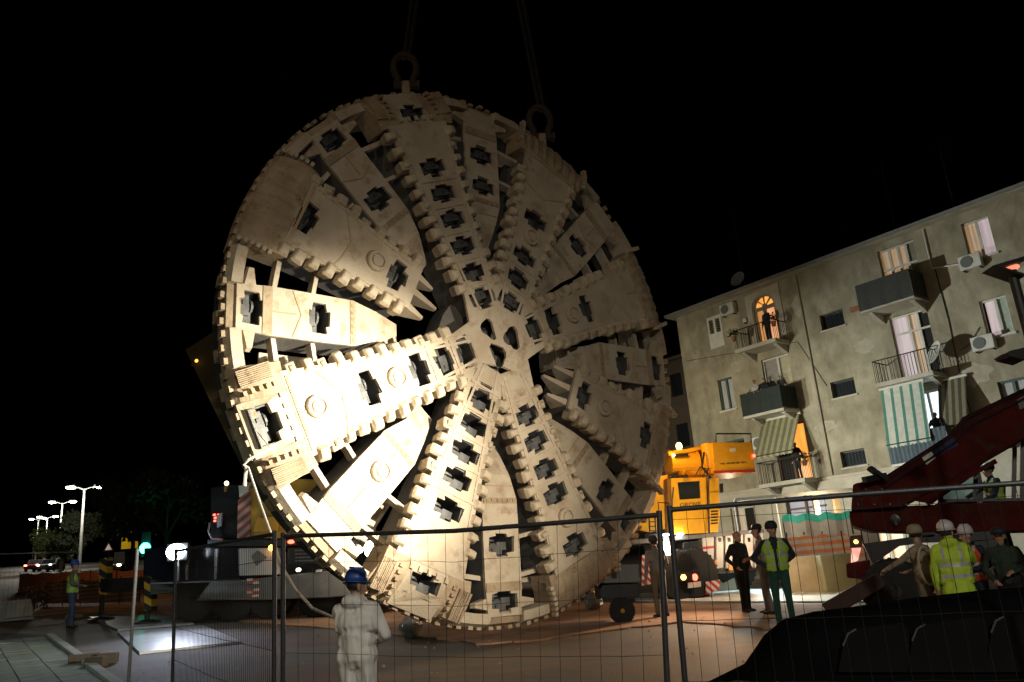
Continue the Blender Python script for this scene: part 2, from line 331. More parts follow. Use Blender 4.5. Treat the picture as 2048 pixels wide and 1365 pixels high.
def spoke(ang, r0, holes, bosses, rimhole=True, seams=True, ribs=True, prongs=False, adj=(True, True)):
    xs_ = [r0, 0.98, 1.6, 2.2, 2.8, 3.4, 3.9, 4.42]; xs_ = [x for x in xs_ if x >= r0]
    if r0 > 1: xs_ = [r0] + [x for x in xs_ if x > r0 + 0.1]
    outl = [(x, -wid(x)) for x in xs_] + [(x, wid(x)) for x in reversed(xs_)]
    pl = MB(); pl.plate(outl, [cross(x, y) for x, y in holes], FZ - 0.07, FZ)
    s = pl.build('spoke', dust, cut, ORG, (0, 0, ang))
    # side walls and back
    b = MB()
    for sg in (-1, 1):
        for a, c in zip(xs_, xs_[1:]):
            wa, wc = wid(a) - 0.05, wid(c) - 0.05
            b.hexa([(a, sg * wa, -0.85), (c, sg * wc, -0.85), (c, sg * (wc - 0.06), -0.85), (a, sg * (wa - 0.06), -0.85), (a, sg * wa, FZ - 0.07), (c, sg * wc, FZ - 0.07), (c, sg * (wc - 0.06), FZ - 0.07), (a, sg * (wa - 0.06), FZ - 0.07)])
    b.b2(r0, r0 + 0.06, -wid(r0) + 0.05, wid(r0) - 0.05, -0.85, FZ - 0.071)
    b.build('side_wall', inner, s)
    fit_holes(s, holes)
    for x in bosses: link('round_boss', boss_me, s, (x, 0.0, FZ))
    # teeth
    x = max(r0 + 0.18, 1.16)
    while x < 4.4:
        for sg in (-1, 1):
            if random.random() < 0.03: continue
            o = link('tooth', tooth_me if random.random() < 0.72 else tooth2_me, s, (x + random.uniform(-0.012, 0.012), sg * (wid(x) - 0.02), FZ - 0.005 + random.uniform(-0.02, 0.02)), (random.uniform(-0.1, 0.1), random.uniform(-0.06, 0.06), (0 if sg > 0 else math.pi) + random.uniform(-0.1, 0.1)))
            o.scale = (random.uniform(0.95, 1.3), random.uniform(0.85, 1.25), random.uniform(0.95, 1.35))
        x += 0.277
    # ribs between the holes
    if ribs:
        hx = sorted(x for x, y in holes); q = MB()
        for a, c in zip(hx, hx[1:]):
            if c - a < 0.7:
                mm_ = (a + c) / 2; q.b2(mm_ - 0.025, mm_ + 0.025, -wid(mm_) + 0.07, wid(mm_) - 0.07, FZ - 0.001, FZ + 0.022)
        if hx:
            lo_, hi_ = hx[0] - 0.2, min(hx[-1] + 0.2, 4.3)
            for sg in (-1, 1):
                q.hexa([(lo_, sg * (wid(lo_) - 0.06), FZ - 0.001), (hi_, sg * (wid(hi_) - 0.06), FZ - 0.001), (hi_, sg * (wid(hi_) - 0.11), FZ - 0.001), (lo_, sg * (wid(lo_) - 0.11), FZ - 0.001), (lo_, sg * (wid(lo_) - 0.06), FZ + 0.017), (hi_, sg * (wid(hi_) - 0.06), FZ + 0.017), (hi_, sg * (wid(hi_) - 0.11), FZ + 0.017), (lo_, sg * (wid(lo_) - 0.11), FZ + 0.017)])
        tag(q.build('rib', dust, s), kind='stuff')
    if seams:
        free = [x for x in (3.5, 3.75) if all(abs(x - h_[0]) > 0.3 for h_ in holes)]
        c_ = 3.40 if any(abs(h_[0] - 4.2) < 0.3 for h_ in holes) else 3.55 if holes and max(h_[0] for h_ in holes if h_[0] < 4) < 3.2 else 3.85
        weld(s, [((c_, -0.05), (c_ + 0.32, -wid(3.9) + 0.05)), ((c_, -0.05), (c_ + 0.05, 0.3)), ((c_ + 0.05, 0.3), (c_ + 0.14, wid(3.9) - 0.06))] + ([] if any(abs(h_[0] - 4.2) < 0.3 for h_ in holes) else [((4.0, 0.02), (4.38, 0.0))]), FZ + 0.006)
        weld(s, [((4.36, -0.62), (4.36, 0.62))], FZ + 0.01, 0.05)
    if prongs:
        q = MB()
        for y in (-0.3, 0.02, 0.34):
            L_ = 0.62 if y > 0 and y < 0.1 else 0.42
            q.hexa([(r0 + 0.05, y - 0.07, -0.5), (r0 + 0.05, y + 0.07, -0.5), (r0 - L_, y + 0.03, -0.2), (r0 - L_, y - 0.03, -0.2), (r0 + 0.05, y - 0.07, FZ - 0.08), (r0 + 0.05, y + 0.07, FZ - 0.08), (r0 - L_, y + 0.03, -0.12), (r0 - L_, y - 0.03, -0.12)])
        pieces(q, 'prong', dust, s)
    gauge(s, rimhole); return s

PROF = [(4.44, FZ - 0.01), (4.62, FZ), (4.80, FZ - 0.04), (4.98, -0.03), (5.10, -0.13), (5.17, -0.28), (5.17, -0.52), (5.08, -0.75)]
def drum(s):
    '''rounded, ridged end cover without a cutter slot'''
    poly = PROF + [(4.9, -0.75), (4.9, -0.45), (4.44, -0.45)]; q = MB(); rings = []
    for i_ in range(25):
        ya = (-0.97 + 1.94 * i_ / 24) / 5.0; k_ = 1 + 0.0035 * math.sin(i_ * 2.2) + random.uniform(-0.001, 0.001)
        rings.append([Vector((x_ * math.cos(ya), x_ * math.sin(ya), z_ + (0.018 * math.sin(i_ * 2.2) if z_ > -0.4 and x_ > 4.5 else 0))) for x_, z_ in poly])
    q.loft(rings); q.build('gauge_cover', crust, s)
    q = MB()
    for sg in (-1, 1):
        for i_ in range(6):
            a_ = 4.56 + i_ * 0.1; q.box((a_, sg * 0.93, FZ - 0.01 - (i_ * 0.1) ** 2 * 0.5), (0.06, 0.08, 0.12))
    tag(q.build('lug_row', toothm, s), kind='stuff')
def gauge(s, rimhole):
    if rimhole == 'drum': return drum(s)
    rx = rimhole if isinstance(rimhole, float) else 4.86
    fn = lambda x, z, y: (x, y, z)
    poly = PROF + [(4.9, -0.75), (4.9, -0.45), (4.44, -0.45)]
    for sg in (-1, 1):
        q = MB(); y0, y1 = sorted((sg * 0.43, sg * 0.97)); rings = []
        for i_ in range(6):
            ya = (y0 + (y1 - y0) * i_ / 5) / 5.0
            rings.append([Vector((x_ * math.cos(ya), x_ * math.sin(ya), z_)) for x_, z_ in poly])
        q.loft(rings)
        # hardfacing ribs and the row of slotted lugs
        for i in range(5):
            a = 4.58 + i * 0.115; zz = FZ - 0.02 - (i * 0.115) ** 2 * 0.45
            q.box((a, sg * 0.55, zz), (0.055, 0.07, 0.12))
        for i in range(9):
            yy = sg * (0.66 + i * 0.03); q.box((4.80, yy, FZ - 0.06 + random.uniform(-0.012, 0.012)), (0.52, 0.02, 0.085), Matrix.Rotation(R_(15), 3, 'Y'))
        q.build('gauge_block', crust, s)
    q = MB()
    # middle plate of the gauge, with the rim cutter slot
    hole = [cross(rx, 0.0, a=0.10, b=0.30, c=0.16, d=0.14)] if rimhole else []
    def bend(x, y, z):
        d = max(0, x - 4.62); return (x - y * y / 10.2, y, z - d * d * 0.85)
    q.plate([(4.44, -0.44), (4.62, -0.44), (4.8, -0.44), (4.95, -0.44), (5.17, -0.44), (5.17, 0.44), (4.95, 0.44), (4.8, 0.44), (4.62, 0.44), (4.44, 0.44)], hole, FZ - 0.10, FZ - 0.012, bend)
    q.b2(4.9, 5.1, -0.44, 0.44, -0.75, -0.34)
    q.build('gauge_plate', dust, s)
    q = MB()
    for i in range(5): q.box((4.52, -0.36 + i * 0.18, FZ + 0.01), (0.09, 0.075, 0.03))
    tag(q.build('lug_row', toothm, s), kind='stuff')
    if rimhole:
        link('cutter_housing', hous_me, s, (rx, 0, FZ - 0.05)); link('disc_cutter', sadd_me, s, (rx, 0, FZ - 0.1))

def ang(k): return R_(202.2 - 45 * k)
HA = [(0.86, 0), (1.38, 0), (1.95, 0), (3.02, 0)]
spoke(ang(0), 0.60, HA, [2.46, 4.05])
spoke(ang(1), 1.98, [(2.40, 0), (4.26, 0)], [2.86], rimhole='drum', prongs=True)
spoke(ang(2), 0.60, [(0.87, 0), (1.40, 0), (1.94, 0), (2.47, 0), (3.0, 0), (3.54, 0)], [], rimhole=4.66, seams=False)
spoke(ang(3), 0.60, [(0.90, 0), (1.46, 0), (2.02, 0), (2.96, 0)], [2.5], rimhole='drum', seams=True)
spoke(ang(4), 0.60, [(0.98, 0), (1.55, 0), (2.62, 0)], [2.12], rimhole='drum')
spoke(ang(5), 1.98, [(2.30, 0), (4.2, 0)], [2.86], rimhole='drum', prongs=True)
spoke(ang(6), 0.60, [(0.95, 0), (1.51, 0), (2.03, 0), (2.58, 0), (3.09, 0), (4.12, 0)], [3.58], rimhole='drum', seams=False)
spoke(ang(7), 0.60, [(0.80, 0), (1.28, 0), (1.80, 0), (2.33, 0), (2.85, 0), (3.40, 0)], [], rimhole=4.70, seams=False)

# hub
hb = MB(); oct_ = []; first = []
def rot2(p, a): return (p[0] * math.cos(a) - p[1] * math.sin(a), p[0] * math.sin(a) + p[1] * math.cos(a))
for k_, (hx_, ex_) in enumerate(((0.86, 1.12), None, (0.87, 1.13), (0.90, 1.18), (0.98, 1.26), None, (0.95, 1.23), (0.80, 1.04)) if False else ((0.86, 1.12), (0, 0), (0.87, 1.13), (0.90, 1.18), (0.98, 1.26), (0, 0), (0.95, 1.23), (0.80, 1.04))):
    if hx_ == 0: oct_.append(rot2((0.74, 0), ang(k_))); continue
    oct_ += [rot2((ex_, 0.385), ang(k_)), rot2((ex_, -0.385), ang(k_))]
    first.append([rot2(p_, ang(k_)) for p_ in cross(hx_, 0, 0.15, 0.31, 0.21, 0.16)])
def blob(cx, cy, rr, sq, rot):
    o = []
    for i in range(16):
        a = i * math.pi / 8; r = rr * (1 + 0.18 * math.cos(3 * a + cx * 9) + random.uniform(-0.07, 0.07)); x, y = r * sq * math.cos(a), r * math.sin(a)
        o.append((cx + x * math.cos(rot) - y * math.sin(rot), cy + x * math.sin(rot) + y * math.cos(rot)))
    return o
hb.plate(oct_, [blob(-0.24, 0.20, 0.21, 0.72, 0.5), blob(-0.04, -0.28, 0.23, 0.75, 0.35), blob(0.32, 0.10, 0.22, 0.9, 0.1)] + first, FZ - 0.05, FZ + 0.005)
hubo = hb.build('hub', dust, cut, ORG)
q = MB()
for cx, cy in ((-0.22, 0.20), (-0.02, -0.26), (0.30, 0.13)):
    q.b2(cx - 0.02, cx + 0.16, cy - 0.16, cy + 0.04, -0.4, -0.16); q.cyl((cx - 0.12, cy + 0.05, -0.3), (cx + 0.0, cy + 0.08, -0.3), 0.1, n=12); q.b2(cx - 0.16, cx + 0.0, cy - 0.12, cy - 0.04, -0.45, -0.22)
q.build('centre_cutter', hous, hubo)
q = MB(); q.lathe([(0.7, -0.9), (1.05, -0.9), (1.05, -0.42), (0.7, -0.3)], n=24)
q.build('back_hub', inner, hubo)

# recessed panels between the spokes
PZ = -0.14
def panel(ang_, holes, bosses, kind=0):
    out = [(2.5, -0.26), (2.95, -0.40), (3.6, -0.41), (4.45, -0.41), (4.98, -0.37), (4.98, 0.37), (4.45, 0.41), (3.6, 0.41), (2.95, 0.40), (2.5, 0.26)]
    q = MB(); q.plate(out, [cross(x, y, a=0.13, b=0.28, c=0.20, d=0.13) for x, y in holes], PZ - 0.06, PZ)
    s = q.build('infill_panel', dust, cut, ORG, (0, 0, ang_))
    q = MB(); q.hexa([(2.5, -0.26, PZ - 0.06), (1.92, -0.20, -0.52), (1.92, 0.20, -0.52), (2.5, 0.26, PZ - 0.06), (2.5, -0.26, PZ - 0.001), (1.92, -0.20, -0.45), (1.92, 0.20, -0.45), (2.5, 0.26, PZ - 0.001)])
    q.b2(1.90, 1.96, -0.2, 0.2, -0.95, -0.5)
    q.build('sloped_nose', dust, s)
    q = MB()
    for sg in (-1, 1):
        for a, b in zip(out[:4], out[1:5]):
            q.hexa([(a[0], sg * a[1], -0.95), (b[0], sg * b[1], -0.95), (b[0], sg * (b[1] + 0.05), -0.95), (a[0], sg * (a[1] + 0.05), -0.95), (a[0], sg * a[1], PZ - 0.06), (b[0], sg * b[1], PZ - 0.06), (b[0], sg * (b[1] + 0.05), PZ - 0.06), (a[0], sg * (a[1] + 0.05), PZ - 0.06)])
        q.hexa([(1.92, sg * 0.2, -0.95), (2.5, sg * 0.26, -0.95), (2.5, sg * 0.21, -0.95), (1.92, sg * 0.15, -0.95), (1.92, sg * 0.2, -0.5), (2.5, sg * 0.26, PZ - 0.06), (2.5, sg * 0.21, PZ - 0.06), (1.92, sg * 0.15, -0.5)])
    q.build('side_wall', inner, s)
    fit_holes(s, holes, PZ)
    for x in bosses: link('round_boss', boss_me, s, (x, 0.02, PZ))
    q = MB()
    q.b2(2.92, 3.02, -0.38, 0.38, PZ - 0.001, PZ + 0.018)
    for i in range(6): q.b2(2.945, 2.995, -0.32 + i * 0.12, -0.27 + i * 0.12, PZ + 0.018, PZ + 0.035)
    q.b2(4.40, 4.56, -0.40, 0.40, PZ - 0.001, PZ + 0.02)
    tag(q.build('cover_strip', crust, s), kind='stuff')
    weld(s, [((3.98, 0.0), (4.4, 0.0)), ((3.9, 0.0), (4.05, 0.39)), ((3.9, 0.0), (4.05, -0.39))] if not bosses and not any(3.7 < h_[0] < 4.5 for h_ in holes) else [((2.7, -0.3), (2.7, 0.3))] if not bosses else [((3.3, 0.0), (2.7, 0.05)), ((3.9, 0), (4.4, 0.02))], PZ + 0.006)
    # struts that tie the panel to its neighbours, at two radii
    q = MB()
    for sg in (-1, 1):
        for rr, ww in ((4.34, 0.1), (3.66, 0.09)):
            a0 = math.atan2(0.36, rr); a1 = R_(45) / 2 * 1.0 + 0.03
            a1 = R_(22.5) - math.asin((wid(rr) - 0.1) / rr)
            q.bar((rr * math.cos(a0), sg * rr * math.sin(a0), -0.38), (rr * math.cos(a1), sg * rr * math.sin(a1), -0.38), ww * 0.8, 0.2)
        if kind and sg < 0: continue
        q.hexa([(3.2, sg * 0.5, -0.93), (4.3, sg * 0.5, -0.93), (4.3, sg * 0.92, -0.95), (3.4, sg * 0.8, -0.95), (3.2, sg * 0.5, -0.88), (4.3, sg * 0.5, -0.88), (4.3, sg * 0.92, -0.9), (3.4, sg * 0.8, -0.9)] if kind else [(4.36, sg * 0.55, -0.9), (4.44, sg * 0.55, -0.9), (4.44, sg * 1.1, -0.9), (4.36, sg * 1.1, -0.9), (4.36, sg * 0.55, -0.55), (4.44, sg * 0.55, -0.55), (4.44, sg * 1.1, -0.55), (4.36, sg * 1.1, -0.55)])
    pieces(q, 'strut', dust, s)
    # scraper hooks at the rim
    q = MB()
    for sg in (-1, 1):
        q.hexa([(4.66, sg * 0.36, -0.34), (4.86, sg * 0.36, -0.34), (4.80, sg * 0.70, -0.22), (4.72, sg * 0.70, -0.22), (4.66, sg * 0.36, -0.16), (4.86, sg * 0.36, -0.16), (4.80, sg * 0.66, -0.12), (4.72, sg * 0.66, -0.12)])
    pieces(q, 'scraper_hook', dust, s)
    q = MB(); q.hexa([(4.9, -0.38, -0.7), (5.06, -0.38, -0.7), (5.06, 0.38, -0.7), (4.9, 0.38, -0.7), (4.9, -0.38, PZ - 0.02), (5.10, -0.38, -0.24), (5.10, 0.38, -0.24), (4.9, 0.38, PZ - 0.02)])
    q.build('rim_foot', crust, s)
    return s
def pang(k): return R_(202.2 - 45 * k - 22.5)
panel(pang(0), [(3.58, 0), (4.74, 0)], [], 1)           # c
panel(pang(1), [(3.45, 0), (4.72, 0)], [], 1)           # b
panel(pang(2), [(3.3, 0), (4.0, 0)], [], 0)             # i
panel(pang(3), [(3.6, 0)], [], 1)                       # h
panel(pang(4), [(3.6, 0), (4.7, 0)], [], 0)             # j
panel(pang(5), [(3.9, 0), (4.75, 0)], [], 0)            # f
panel(pang(6), [(3.75, 0), (4.72, 0)], [], 0)           # e
panel(pang(7), [], [3.52], 1)                           # d

# outer ring in arcs, with its serrated edge
def arc(a0, a1, n=10):
    return [a0 + (a1 - a0) * i / n for i in range(n + 1)]
for k_ in range(8):
    for hlf in (0, 1):
        ca = 202.2 - 45 * k_; g0 = math.degrees(0.97 / 5.0); p0 = math.degrees(math.asin(0.37 / 5.0))
        a0, a1 = (ca - g0, ca - 22.5 + p0) if hlf == 0 else (ca - 22.5 - p0, ca - 45 + g0)
        q = MB(); rings = []
        for a in arc(R_(a0), R_(a1), 6):
            c_, s_ = math.cos(a), math.sin(a)
            rings.append([(r * c_, r * s_, z) for r, z in ((4.93, -0.6), (5.10, -0.6), (5.16, -0.26), (5.10, -0.1), (4.93, -0.07))])
        q.loft(rings); q.build('rim_ring', dust, cut, ORG)
q = MB()
for i in range(150):
    a = i * 2 * math.pi / 150; c_, s_ = math.cos(a), math.sin(a)
    M = Matrix.Rotation(a, 3, 'Z'); q.box((5.17 * c_, 5.17 * s_, -0.30 + 0.05 * (i % 2)), (0.06, 0.1, 0.12), M)
    if i % 3 == 0: q.box((5.04 * c_, 5.04 * s_, -0.82), (0.08, 0.2, 0.16), M)
tag(q.build('rim_serration', crust, cut, ORG), kind='stuff')
# shell behind the face: short drum, dark inside
q = MB(); n_ = 64; vs_ = []; fs_ = []
for r_, z_ in ((4.90, -1.2), (4.98, -1.2), (4.98, -0.6), (4.90, -0.6)):
    vs_ += [(r_ * math.cos(2 * math.pi * k / n_), r_ * math.sin(2 * math.pi * k / n_), z_) for k in range(n_)]
for j in range(4):
    for k in range(n_): fs_.append((j * n_ + k, j * n_ + (k + 1) % n_, ((j + 1) % 4) * n_ + (k + 1) % n_, ((j + 1) % 4) * n_ + k))
q.add(vs_, fs_); q.build('shell_ring', mat('dark_shell_steel', (0.05, 0.045, 0.04), rough=0.8), cut, ORG)
# ------------------------------------------------------------------ apartment building
BRZ = -0.86533
_c = P(1690, 772, 35.0); _A = Frame(_c, BRZ); _x0 = _A.px(1353, 640)[0]
_bl = _c + _A.X * _x0; _bl.z = g(_bl.x, _bl.y)
BF = Frame(_bl, BRZ)
plaster = mat('stained_plaster', (0.43, 0.395, 0.295), rough=0.95, scale=0.8, col2=(0.25, 0.225, 0.155), bump=0.4, bscale=14, lo=0.3, hi=0.68, stain=(0.13, 0.115, 0.08), sscale=0.9, sstretch=(1.2, 1, 0.6), slo=0.44, shi=0.8)
plaster2 = mat('pale_plaster', (0.55, 0.52, 0.45), rough=0.9, scale=0.9, col2=(0.36, 0.33, 0.25), bump=0.3, bscale=14)
whitep = mat('white_paint', (0.66, 0.66, 0.60), rough=0.5, scale=3, var=0.2, bump=0.05)
tealp = mat('teal_frame_paint', (0.06, 0.13, 0.12), rough=0.5)
woodp = mat('brown_wood', (0.16, 0.09, 0.045), rough=0.6, scale=5)
iron = mat('dark_iron', (0.03, 0.03, 0.03), rough=0.5, metal=0.3)
darkin = mat('dark_room', (0.02, 0.018, 0.016), rough=0.9)
warm = emit('lit_orange_curtain', (1.0, 0.42, 0.07), 1.25, col2=(0.8, 0.26, 0.03), scale=2, stretch=(4, 4, 0.4))
tan = emit('lit_tan_curtain', (0.8, 0.5, 0.24), 0.5, col2=(0.4, 0.22, 0.1), scale=2, stretch=(6, 6, 0.3))
pink = emit('lit_pink_curtain', (0.8, 0.62, 0.62), 0.55, col2=(0.55, 0.42, 0.46), scale=2, stretch=(6, 6, 0.3))
wht = emit('bright_lit_room', (0.8, 0.95, 1.0), 1.9, col2=(0.6, 0.75, 0.9), scale=2)
bluec = emit('blue_lit_shutter', (0.24, 0.26, 0.42), 0.5, col2=(0.14, 0.15, 0.28), scale=1.5)
curt = mat('pale_curtain', (0.5, 0.5, 0.5), rough=0.9, scale=6, streak=True)
paneg = glass('window_glass')
bld = thing('apartment_building', 'four storey apartment building with stained plaster, balconies and lit windows', 'building', BF.loc, BRZ)
FZL = (3.05, 6.2, 9.35); TOP = 12.3
def rectl(x0, x1, z0, z1): return [(x0, z0), (x1, z0), (x1, z1), (x0, z1)]
def archl(x0, x1, z0, zs, n=10):
    r = (x1 - x0) / 2; c = (x0 + x1) / 2
    return [(x0, z0), (x1, z0)] + [(c + r * math.cos(math.pi * i / n), zs + r * 0.95 * math.sin(math.pi * i / n)) for i in range(n + 1)]
fw = lambda x, z, y: (x, y, z)
vents = [(7.85, 8.95, 9.35, 10.08), (7.75, 8.85, 6.3, 7.02), (7.6, 8.7, 3.32, 4.0)]
wins = {'l3': (1.87, 2.72, 10.1, 11.72), 'l2': (1.95, 2.8, 6.95, 8.5), 'l1': (1.95, 2.95, 3.85, 5.45),
        'd22': (4.55, 6.0, 6.25, 8.85), 'd21': (4.55, 6.15, 3.1, 5.65),
        'r3': (10.95, 12.5, 9.4, 12.0), 'r2': (10.85, 12.42, 6.25, 9.05), 'r1': (10.85, 12.5, 3.1, 5.75),
        'w3': (14.4, 15.4, 10.35, 11.9), 'w2': (14.35, 15.3, 7.2, 8.68), 'w1': (14.3, 15.3, 4.0, 5.5),
        'x3': (18.3, 19.8, 9.4, 11.9), 'x2': (18.3, 19.8, 6.25, 8.9), 'x1': (18.3, 19.8, 3.1, 5.7)}
q = MB(); q.plate(rectl(0, 24, 3.05, TOP), [rectl(*v) for v in vents] + [rectl(*v) for v in wins.values()] + [archl(4.6, 5.75, 9.4, 11.35)], 0.4, 0.0, fw)
q.build('facade_wall', plaster, bld)
gf = {'g1': (1.6, 2.9, 0.3, 2.3), 'g2': (4.6, 6.6, -0.6, 2.55), 'g3': (8.5, 9.6, -0.7, 2.3), 'g4': (11, 13, -0.9, 2.4)}
q = MB(); q.plate(rectl(0, 24, -2.0, 2.94), [rectl(*v) for v in gf.values()], 0.4, -0.03, fw); q.build('ground_floor_wall', plaster2, bld)
q = MB(); q.b2(-0.05, 24, -0.10, 0.39, 2.941, 3.049); q.build('string_course', plaster2, bld)
q = MB(); q.b2(0, 0.35, 0.41, 10, -2, TOP - 0.01); q.build('end_wall', plaster, bld)
q = MB(); q.b2(0, 24, 9.6, 10.4, -2, TOP - 0.01); q.build('rear_wall', plaster, bld)
q = MB(); q.b2(-0.3, 24.2, -0.45, 10.5, TOP, TOP + 0.13)
rf = q.build('roof', plaster2, bld)
q = MB(); q.b2(-0.34, 24.2, -0.56, -0.46, TOP + 0.02, TOP + 0.15); q.build('gutter', mat('zinc_gutter', (0.3, 0.3, 0.28), rough=0.5), rf)
for z in FZL:
    q = MB(); q.b2(0.4, 24, 0.42, 9.5, z - 0.2, z - 0.05); q.build('floor_slab', darkin, bld)
for x0, x1, z0, z1 in vents:
    q = MB(); q.plate(rectl(x0 + 0.01, x1 - 0.01, z0 + 0.01, z1 - 0.01), [rectl(x0 + 0.06, x1 - 0.06, z0 + 0.06, z1 - 0.06)], 0.25, 0.18, fw); wf = q.build('window', iron, bld)
    q = MB(); q.b2(x0 + 0.05, x1 - 0.05, 0.26, 0.28, z0 + 0.05, z1 - 0.05); q.build('pane', paneg, wf)
    q = MB()
    for i in range(7): xx = x0 + 0.1 + (x1 - x0 - 0.2) * i / 6; q.b2(xx - 0.006, xx + 0.006, 0.23, 0.245, z0 + 0.02, z1 - 0.02)
    tag(q.build('window_bar', iron, wf), kind='stuff')
    q = MB(); q.b2(x0 - 0.06, x1 + 0.06, -0.07, 0.1, z0 - 0.07, z0 - 0.002); q.build('sill', plaster2, wf)
def window(key, fm, leaves, mullions=(), trans=None, sill=False, rects=None, back=0.36):
    """leaves: list of (x fraction 0..1, x fraction, material) filled behind the frame"""
    x0, x1, z0, z1 = (rects or wins)[key]
    hs = []; xsplit = [0] + list(mullions) + [1]; zs = [(z0 + 0.07, (trans or z1) - (0.04 if trans else 0.07))] + ([(trans + 0.04, z1 - 0.07)] if trans else [])
    for za, zb in zs:
        for a, b in zip(xsplit, xsplit[1:]):
            hs.append(rectl(x0 + (x1 - x0) * a + 0.05, x0 + (x1 - x0) * b - 0.05, za, zb))
    q = MB(); q.plate(rectl(x0 + 0.005, x1 - 0.005, z0 + 0.005, z1 - 0.005), hs, 0.20, 0.12, fw); wf = q.build('window', fm, bld)
    for a, b, mt in leaves:
        q = MB(); q.b2(x0 + (x1 - x0) * a + 0.012, x0 + (x1 - x0) * b - 0.012, 0.22, 0.24, z0 + 0.02, z1 - 0.02); q.build('pane', mt, wf)
    if sill:
        q = MB(); q.b2(x0 - 0.08, x1 + 0.08, -0.09, 0.11, z0 - 0.08, z0 - 0.002); q.build('sill', whitep, wf)
    return wf
# closed white shutter
x0, x1, z0, z1 = wins['l3']
q = MB(); q.plate(rectl(x0, x1, z0, z1), [rectl(x0 + 0.1, (x0 + x1) / 2 - 0.07, z0 + 0.75, z1 - 0.15), rectl((x0 + x1) / 2 + 0.07, x1 - 0.1, z0 + 0.75, z1 - 0.15)], 0.06, -0.02, fw)
sh = q.build('shutter', whitep, bld)
for a, b in ((x0 + 0.09, (x0 + x1) / 2 - 0.06), ((x0 + x1) / 2 + 0.06, x1 - 0.09)):
    for i in range(8):
        q = MB(); zz = z0 + 0.8 + i * 0.09; q.box(((a + b) / 2, 0.03, zz), (b - a, 0.05, 0.02), Matrix.Rotation(R_(35), 3, 'X')); q.build('slat', mat('olive_slat', (0.3, 0.3, 0.2)), sh)
q = MB(); q.b2(x0 - 0.05, x1 + 0.05, 0.26, 0.3, z0, z1); q.build('shutter_backing', darkin, sh)
window('l2', tealp, [(0, 0.5, curt), (0.5, 1, curt)], (0.5,), sill=True)
window('l1', tealp, [(0, 1, darkin)], (0.5,), sill=True)
window('d22', whitep, [(0, 0.55, mat('grey_blind', (0.33, 0.31, 0.28))), (0.55, 1, mat('cream_blind', (0.5, 0.46, 0.33)))], (0.55,))
window('d21', woodp, [(0, 0.45, darkin), (0.45, 1, warm)], (0.45,))
window('r3', whitep, [(0, 0.28, tan), (0.28, 0.5, tan), (0.5, 0.74, tan), (0.74, 1, mat('olive_blind', (0.25, 0.24, 0.16)))], (0.28, 0.52, 0.74), trans=11.1)
window('r2', whitep, [(0, 0.45, pink), (0.45, 0.66, tan), (0.66, 1, darkin)], (0.45, 0.7), trans=8.3)
window('r1', whitep, [(0, 1, wht)], (0.5,))
window('w3', whitep, [(0, 0.5, tan), (0.5, 1, pink)], (0.5,), sill=True)
window('w2', whitep, [(0, 0.12, darkin), (0.12, 0.55, pink), (0.55, 1, mat('mint_curtain', (0.42, 0.5, 0.42), rough=0.9))], (0.56,), sill=True)
window('w1', tealp, [(0, 1, curt)], (0.5,), sill=True)
window('x3', whitep, [(0, 1, darkin)], (0.5,)); window('x2', whitep, [(0, 1, tan)], (0.5,)); window('x1', whitep, [(0, 1, darkin)], (0.5,))
window('g1', whitep, [(0, 0.5, tan), (0.5, 1, darkin)], (0.5,), rects=gf)
window('g2', woodp, [(0, 1, bluec)], (0.45,), trans=1.9, rects=gf)
window('g3', whitep, [(0, 1, emit('lit_cream_door', (1.0, 0.66, 0.34), 1.0))], (0.4,), rects=gf)
window('g4', woodp, [(0, 1, darkin)], (0.5,), rects=gf)
# arched door with fanlight
q = MB(); cx, rr = 5.175, 0.575
hs = [rectl(4.68, 5.13, 9.48, 11.22), rectl(5.22, 5.67, 9.48, 11.22)]
for i in range(4):
    a0, a1 = math.pi * i / 4 + 0.07, math.pi * (i + 1) / 4 - 0.07
    hs.append([(cx + 0.14 * math.cos(a0), 11.37 + 0.14 * math.sin(a0)), (cx + 0.50 * math.cos(a0), 11.37 + 0.48 * math.sin(a0)), (cx + 0.50 * math.cos((a0 + a1) / 2), 11.37 + 0.48 * math.sin((a0 + a1) / 2)), (cx + 0.50 * math.cos(a1), 11.37 + 0.48 * math.sin(a1)), (cx + 0.14 * math.cos(a1), 11.37 + 0.14 * math.sin(a1))])
q.plate(archl(4.61, 5.74, 9.41, 11.35), hs, 0.16, 0.08, fw); ad = q.build('arched_door', mat('grey_door_paint', (0.3, 0.28, 0.22)), bld)
q = MB(); q.b2(4.65, 5.16, 0.19, 0.21, 9.42, 11.3); q.build('door_pane', emit('lit_amber_door', (0.75, 0.3, 0.05), 0.8, col2=(0.45, 0.16, 0.02), stretch=(5, 5, 0.3)), ad)
q = MB(); q.b2(5.19, 5.70, 0.19, 0.21, 9.42, 11.3); q.build('door_pane', emit('lit_red_curtain', (0.9, 0.45, 0.2), 0.9, col2=(0.7, 0.14, 0.05), scale=1.2), ad)
q = MB(); q.b2(4.65, 5.70, 0.19, 0.21, 11.32, 11.95); q.build('fanlight', warm, ad)
q = MB(); q.plate([(4.25, 9.36), (6.15, 9.36), (6.15, 12.25), (4.25, 12.1)], [archl(4.55, 5.80, 9.37, 11.35)], 0.0, -0.05, fw); q.build('door_surround', plaster2, ad)

